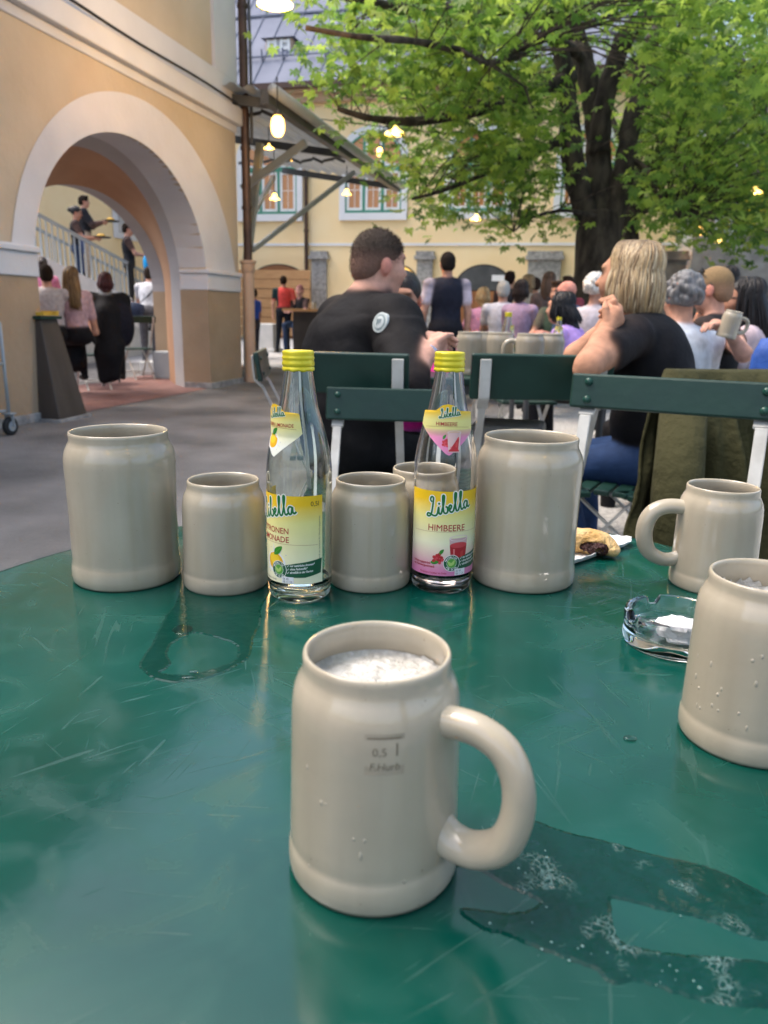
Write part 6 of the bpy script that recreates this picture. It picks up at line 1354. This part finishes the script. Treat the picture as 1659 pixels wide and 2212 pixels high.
x, y = gp(1208, 5.0); k_ = copy_tree(b1_); k_.location = (x, y, .80); k_.rotation_euler = (0, 0, .9); tag(k_, 'clear bottle with yellow label on the table before the woman in grey', 'bottle')
# ---------------------------------------------------------------- ashtray, tissue, paper plate, pastry
c = onz(1452, 1388, TZ); AT = thing('ashtray', 'round clear glass ashtray with notched rim holding crumpled tissue', 'ashtray', tuple(c))
Ro = .0475
def notch(r, z, a):
    if z < .020: return 0
    for q_ in (R(115), R(205), R(325)):
        d = abs((a-q_+PI) % (2*PI)-PI)
        if d < .11: return -(z-.019)*.6
        if d < .15: return -(z-.019)*.35
    return 0
b = MB(); b.lathe([(.0005, .0015), (.040, .0015), (.044, 0), (.0465, .002), (Ro, .006), (Ro, .012), (.0468, .0135), (.0470, .016), (Ro, .020), (Ro, .030), (.0465, .0325), (.0445, .0335), (.0415, .0330), (.0402, .031), (.0385, .018), (.0365, .012), (.030, .0095), (.0005, .009)], 144, zf=notch)
b.build('glass', glass, AT, smooth=True, angle=35)
bm = bmesh.new(); bmesh.ops.create_icosphere(bm, subdivisions=4, radius=.021); rr = random.Random(3); cen = [Vector((rr.uniform(-1, 1), rr.uniform(-1, 1), rr.uniform(-1, 1))).normalized()*.021 for _ in range(34)]; hh = [rr.uniform(.6, 1.35) for _ in cen]
for v in bm.verts:
    ds = sorted(((v.co-q_).length, k) for k, q_ in enumerate(cen)); f = hh[ds[0][1]]*.55+hh[ds[1][1]]*.45*(1-min(1, (ds[1][0]-ds[0][0])*90))+.25*min(1, (ds[1][0]-ds[0][0])*110); v.co *= f
me = bpy.data.meshes.new('crumpled_tissue'); bm.to_mesh(me); bm.free(); me.materials.append(paperw); o = bpy.data.objects.new('crumpled_tissue', me); COL.objects.link(o); ct = onz(1466, 1366, TZ+.02); o.location = (ct[0], ct[1], TZ+.0235); o.scale = (1.15, 1, .62); tag(o, 'crumpled white paper tissue lying in the glass ashtray', 'tissue')
P = [onz(*q_, TZ) for q_ in ((1362, 1183), (1236, 1227), (1105, 1212), (1225, 1160), (1362, 1173))]; cx_ = np.mean(P, 0); Lp = []
for p, q_ in zip(P, P[1:]+P[:1]):
    for k in range(14): Lp.append(p+(q_-p)*k/14)
b = MB(); n = len(Lp); out_ = [(p-cx_)*(1+.008*(k % 2))+[0, 0, .0085+.0012*(k % 2)] for k, p in enumerate(Lp)]; mid_ = [(p-cx_)*.86+[0, 0, .0022] for p in Lp]
b.add(out_+mid_+[(0, 0, .002)], [(i, (i+1) % n, n+(i+1) % n, n+i) for i in range(n)]+[(n+i, n+(i+1) % n, 2*n) for i in range(n)])
o = b.build('paper_plate', paperw, recalc=True); o.location = cx_; s_ = o.modifiers.new('thick', 'SOLIDIFY'); s_.thickness = .0008; tag(o, 'white paper plate with crimped rim behind the right tall mug', 'plate')
A = np.array
pc_ = onz(1282, 1196, TZ+.003); fwv = A([-math.sin(R(YAW)), math.cos(R(YAW)), 0]); rgt = A([math.cos(R(YAW)), math.sin(R(YAW)), 0])
pr = [ell((-.016, .004, .018), (.026, .020, .018), (.66, .43, .17), .012), ell((.006, .004, .016), (.022, .020, .017), (.70, .48, .21), .012), ell((.025, -.002, .009), (.012, .016, .010), (.72, .52, .26), .01), ell((-.038, .006, .016), (.02, .018, .016), (.66, .43, .17), .012)]
ct_ = [ell((-.006, -.020, .014), (.020, .013, .0085), (0, 0, 0)), ell((.010, -.018, .011), (.010, .012, .009), (0, 0, 0))]
V, F = nets(pr, .0017, ct_, wob=lambda P_: .0007*np.sin(P_[..., 0]*330+np.sin(P_[..., 1]*210)*2)*np.sin(P_[..., 2]*300+P_[..., 1]*260))
PT = thing('pastry', 'bitten golden pastry with dark filling on the white paper plate', 'pastry', tuple(pc_), R(YAW-12), None, (.9, .9, .9))
me = bpy.data.meshes.new('crust'); me.from_pydata(V.tolist(), [], F.tolist()); me.polygons.foreach_set('use_smooth', [True]*len(F)); me.materials.append(pastry); o = bpy.data.objects.new('crust', me); COL.objects.link(o); o.parent = PT
V, F = nets([ell((-.006, -.007, .013), (.019, .010, .008), (0, 0, 0)), ell((.009, -.008, .011), (.010, .009, .0075), (0, 0, 0))], .0015, wob=lambda P_: .0012*np.sin(P_[..., 0]*700)*np.sin(P_[..., 2]*800+P_[..., 1]*500))
me = bpy.data.meshes.new('filling'); me.from_pydata(V.tolist(), [], F.tolist()); me.polygons.foreach_set('use_smooth', [True]*len(F)); me.materials.append(filling); o = bpy.data.objects.new('filling', me); COL.objects.link(o); o.parent = PT
# ---------------------------------------------------------------- spilled drink on the table
def spill(name, label, loops, dz, m, kind='puddle', jit=.0012, seed=1):
    rr = random.Random(seed); L3 = []
    for lp in loops:
        P = [onz(x, y, TZ)[:2] for x, y in lp]; P = catmull([*P, P[0]], 9)[:-1]; L3.append([(p[0]+rr.gauss(0, jit), p[1]+rr.gauss(0, jit)) for p in P])
    vs, fs = fill2d(L3); b = MB(); b.add([(v[0], v[1], TZ+dz) for v in vs], fs)
    for k_, lp in enumerate(L3):
        A_ = sum(p[0]*q_[1]-q_[0]*p[1] for p, q_ in zip(lp, lp[1:]+lp[:1])); sg = (1 if A_ > 0 else -1)*(1 if k_ == 0 else -1); n_ = len(lp); ou = []
        for i_ in range(n_):
            p, q_ = lp[i_-1], lp[(i_+1) % n_]; t_ = np.array([q_[0]-p[0], q_[1]-p[1]]); t_ /= np.linalg.norm(t_)+1e-9; ou.append((lp[i_][0]+sg*t_[1]*.0022, lp[i_][1]-sg*t_[0]*.0022, TZ+.00005))
        b.add([(p[0], p[1], TZ+dz) for p in lp]+ou, [(i_, (i_+1) % n_, n_+(i_+1) % n_, n_+i_) for i_ in range(n_)])
    c_ = 0
    c_ = np.mean([v[:2] for v in vs], 0)
    o = b.build(name, m, loc=(c_[0], c_[1], TZ+dz), recalc=False)
    if o.data.polygons and o.data.polygons[0].normal.z < 0: o.data.flip_normals()
    return tag(o, label, kind)
z1 = lambda L: [(276.5+x*.2667, 1216.6+y*.2667) for x, y in L]; z2 = lambda L: [(940+x*.4333, 1659+y*.4333) for x, y in L]
spill('wet_patch', 'shiny wet patch with a dry island before the left half litre mug', [z1([(440, 230), (400, 330), (310, 450), (240, 600), (190, 690), (110, 815), (140, 870), (230, 930), (380, 960), (460, 945), (560, 945), (700, 905), (860, 830), (970, 750), (1000, 610), (1060, 480), (1060, 370), (1120, 200), (800, 150)]),
      z1([(470, 590), (340, 650), (300, 740), (330, 800), (300, 850), (240, 885), (360, 912), (540, 905), (700, 860), (880, 795), (905, 700), (880, 655), (780, 612), (540, 556)])], .0006, wetm, seed=2, jit=.0004)
spill('wet_patch', 'long frothy wet patch running from the front mug to the right table edge', [z2([(100, 480), (250, 440), (400, 330), (480, 270), (620, 320), (860, 378), (1120, 450), (1350, 500), (1560, 595), (1700, 690), (1700, 835), (1550, 825), (1340, 745), (1100, 690), (880, 640), (860, 700), (900, 860), (1060, 920), (1250, 945), (1700, 1000), (1700, 1160), (1460, 1170), (1240, 1120), (1000, 1050), (880, 1062), (800, 990), (560, 905), (350, 820), (250, 795), (140, 712), (330, 735), (450, 728), (535, 665), (350, 575), (220, 500)])], .0006, wetf, seed=3, jit=.0003)
rr = random.Random(12); fb = MB()
for cx2, cy2, sx2, sy2, n_ in ((700, 900, 130, 45, 150), (1140, 1030, 80, 55, 110), (470, 430, 60, 80, 90), (620, 700, 40, 20, 24), (350, 520, 60, 25, 30), (1300, 1020, 150, 60, 40), (300, 780, 50, 12, 26), (420, 770, 90, 30, 30), (1250, 600, 90, 50, 18), (1200, 735, 120, 12, 18)):
    for _ in range(n_//18):
        x_, y_ = z2([(rr.gauss(cx2, sx2*.9), rr.gauss(cy2, sy2*.8))])[0]; p = onz(x_, y_, TZ); r_ = rr.uniform(.0003, .0011)
        fb.lathe([(r_, 0), (r_*.85, r_*.3), (r_*.45, r_*.5), (.00005, r_*.56)], 8, (p[0], p[1], TZ+.0006))
o = fb.build('froth_bubbles', frothm, loc=(.05, .4, TZ), smooth=True); tag(o, 'tiny froth bubbles on the long wet patch', 'froth', kind='stuff')
for i, (x_, y_, w_, l_, lab) in enumerate(((1361, 1597, .0035, 1.4, 'single water drop on the table left of the right edge mug'), (418, 1453, .002, 2.2, 'small water bead on the rim of the left wet patch'), (406, 1466, .0022, 3, 'bright water bead at the near rim of the left wet patch'))):
    p = onz(x_, y_, TZ); d = MB(); d.lathe([(w_, 0), (w_*.9, w_*.22), (w_*.55, w_*.4), (.0001, w_*.45)], 14); o = d.build('water_drop', water, smooth=True); o.location = (p[0], p[1], TZ+.0008); o.scale = (l_, 1, 1); o.rotation_euler = (0, 0, R(YAW)); tag(o, lab, 'water drop')
spill('water_drop', 'flat round water drop inside the left wet patch', [z1([(365, 545), (400, 510), (460, 505), (515, 525), (500, 560), (450, 575), (390, 570)])], .0011, water, 'water drop', .0001)
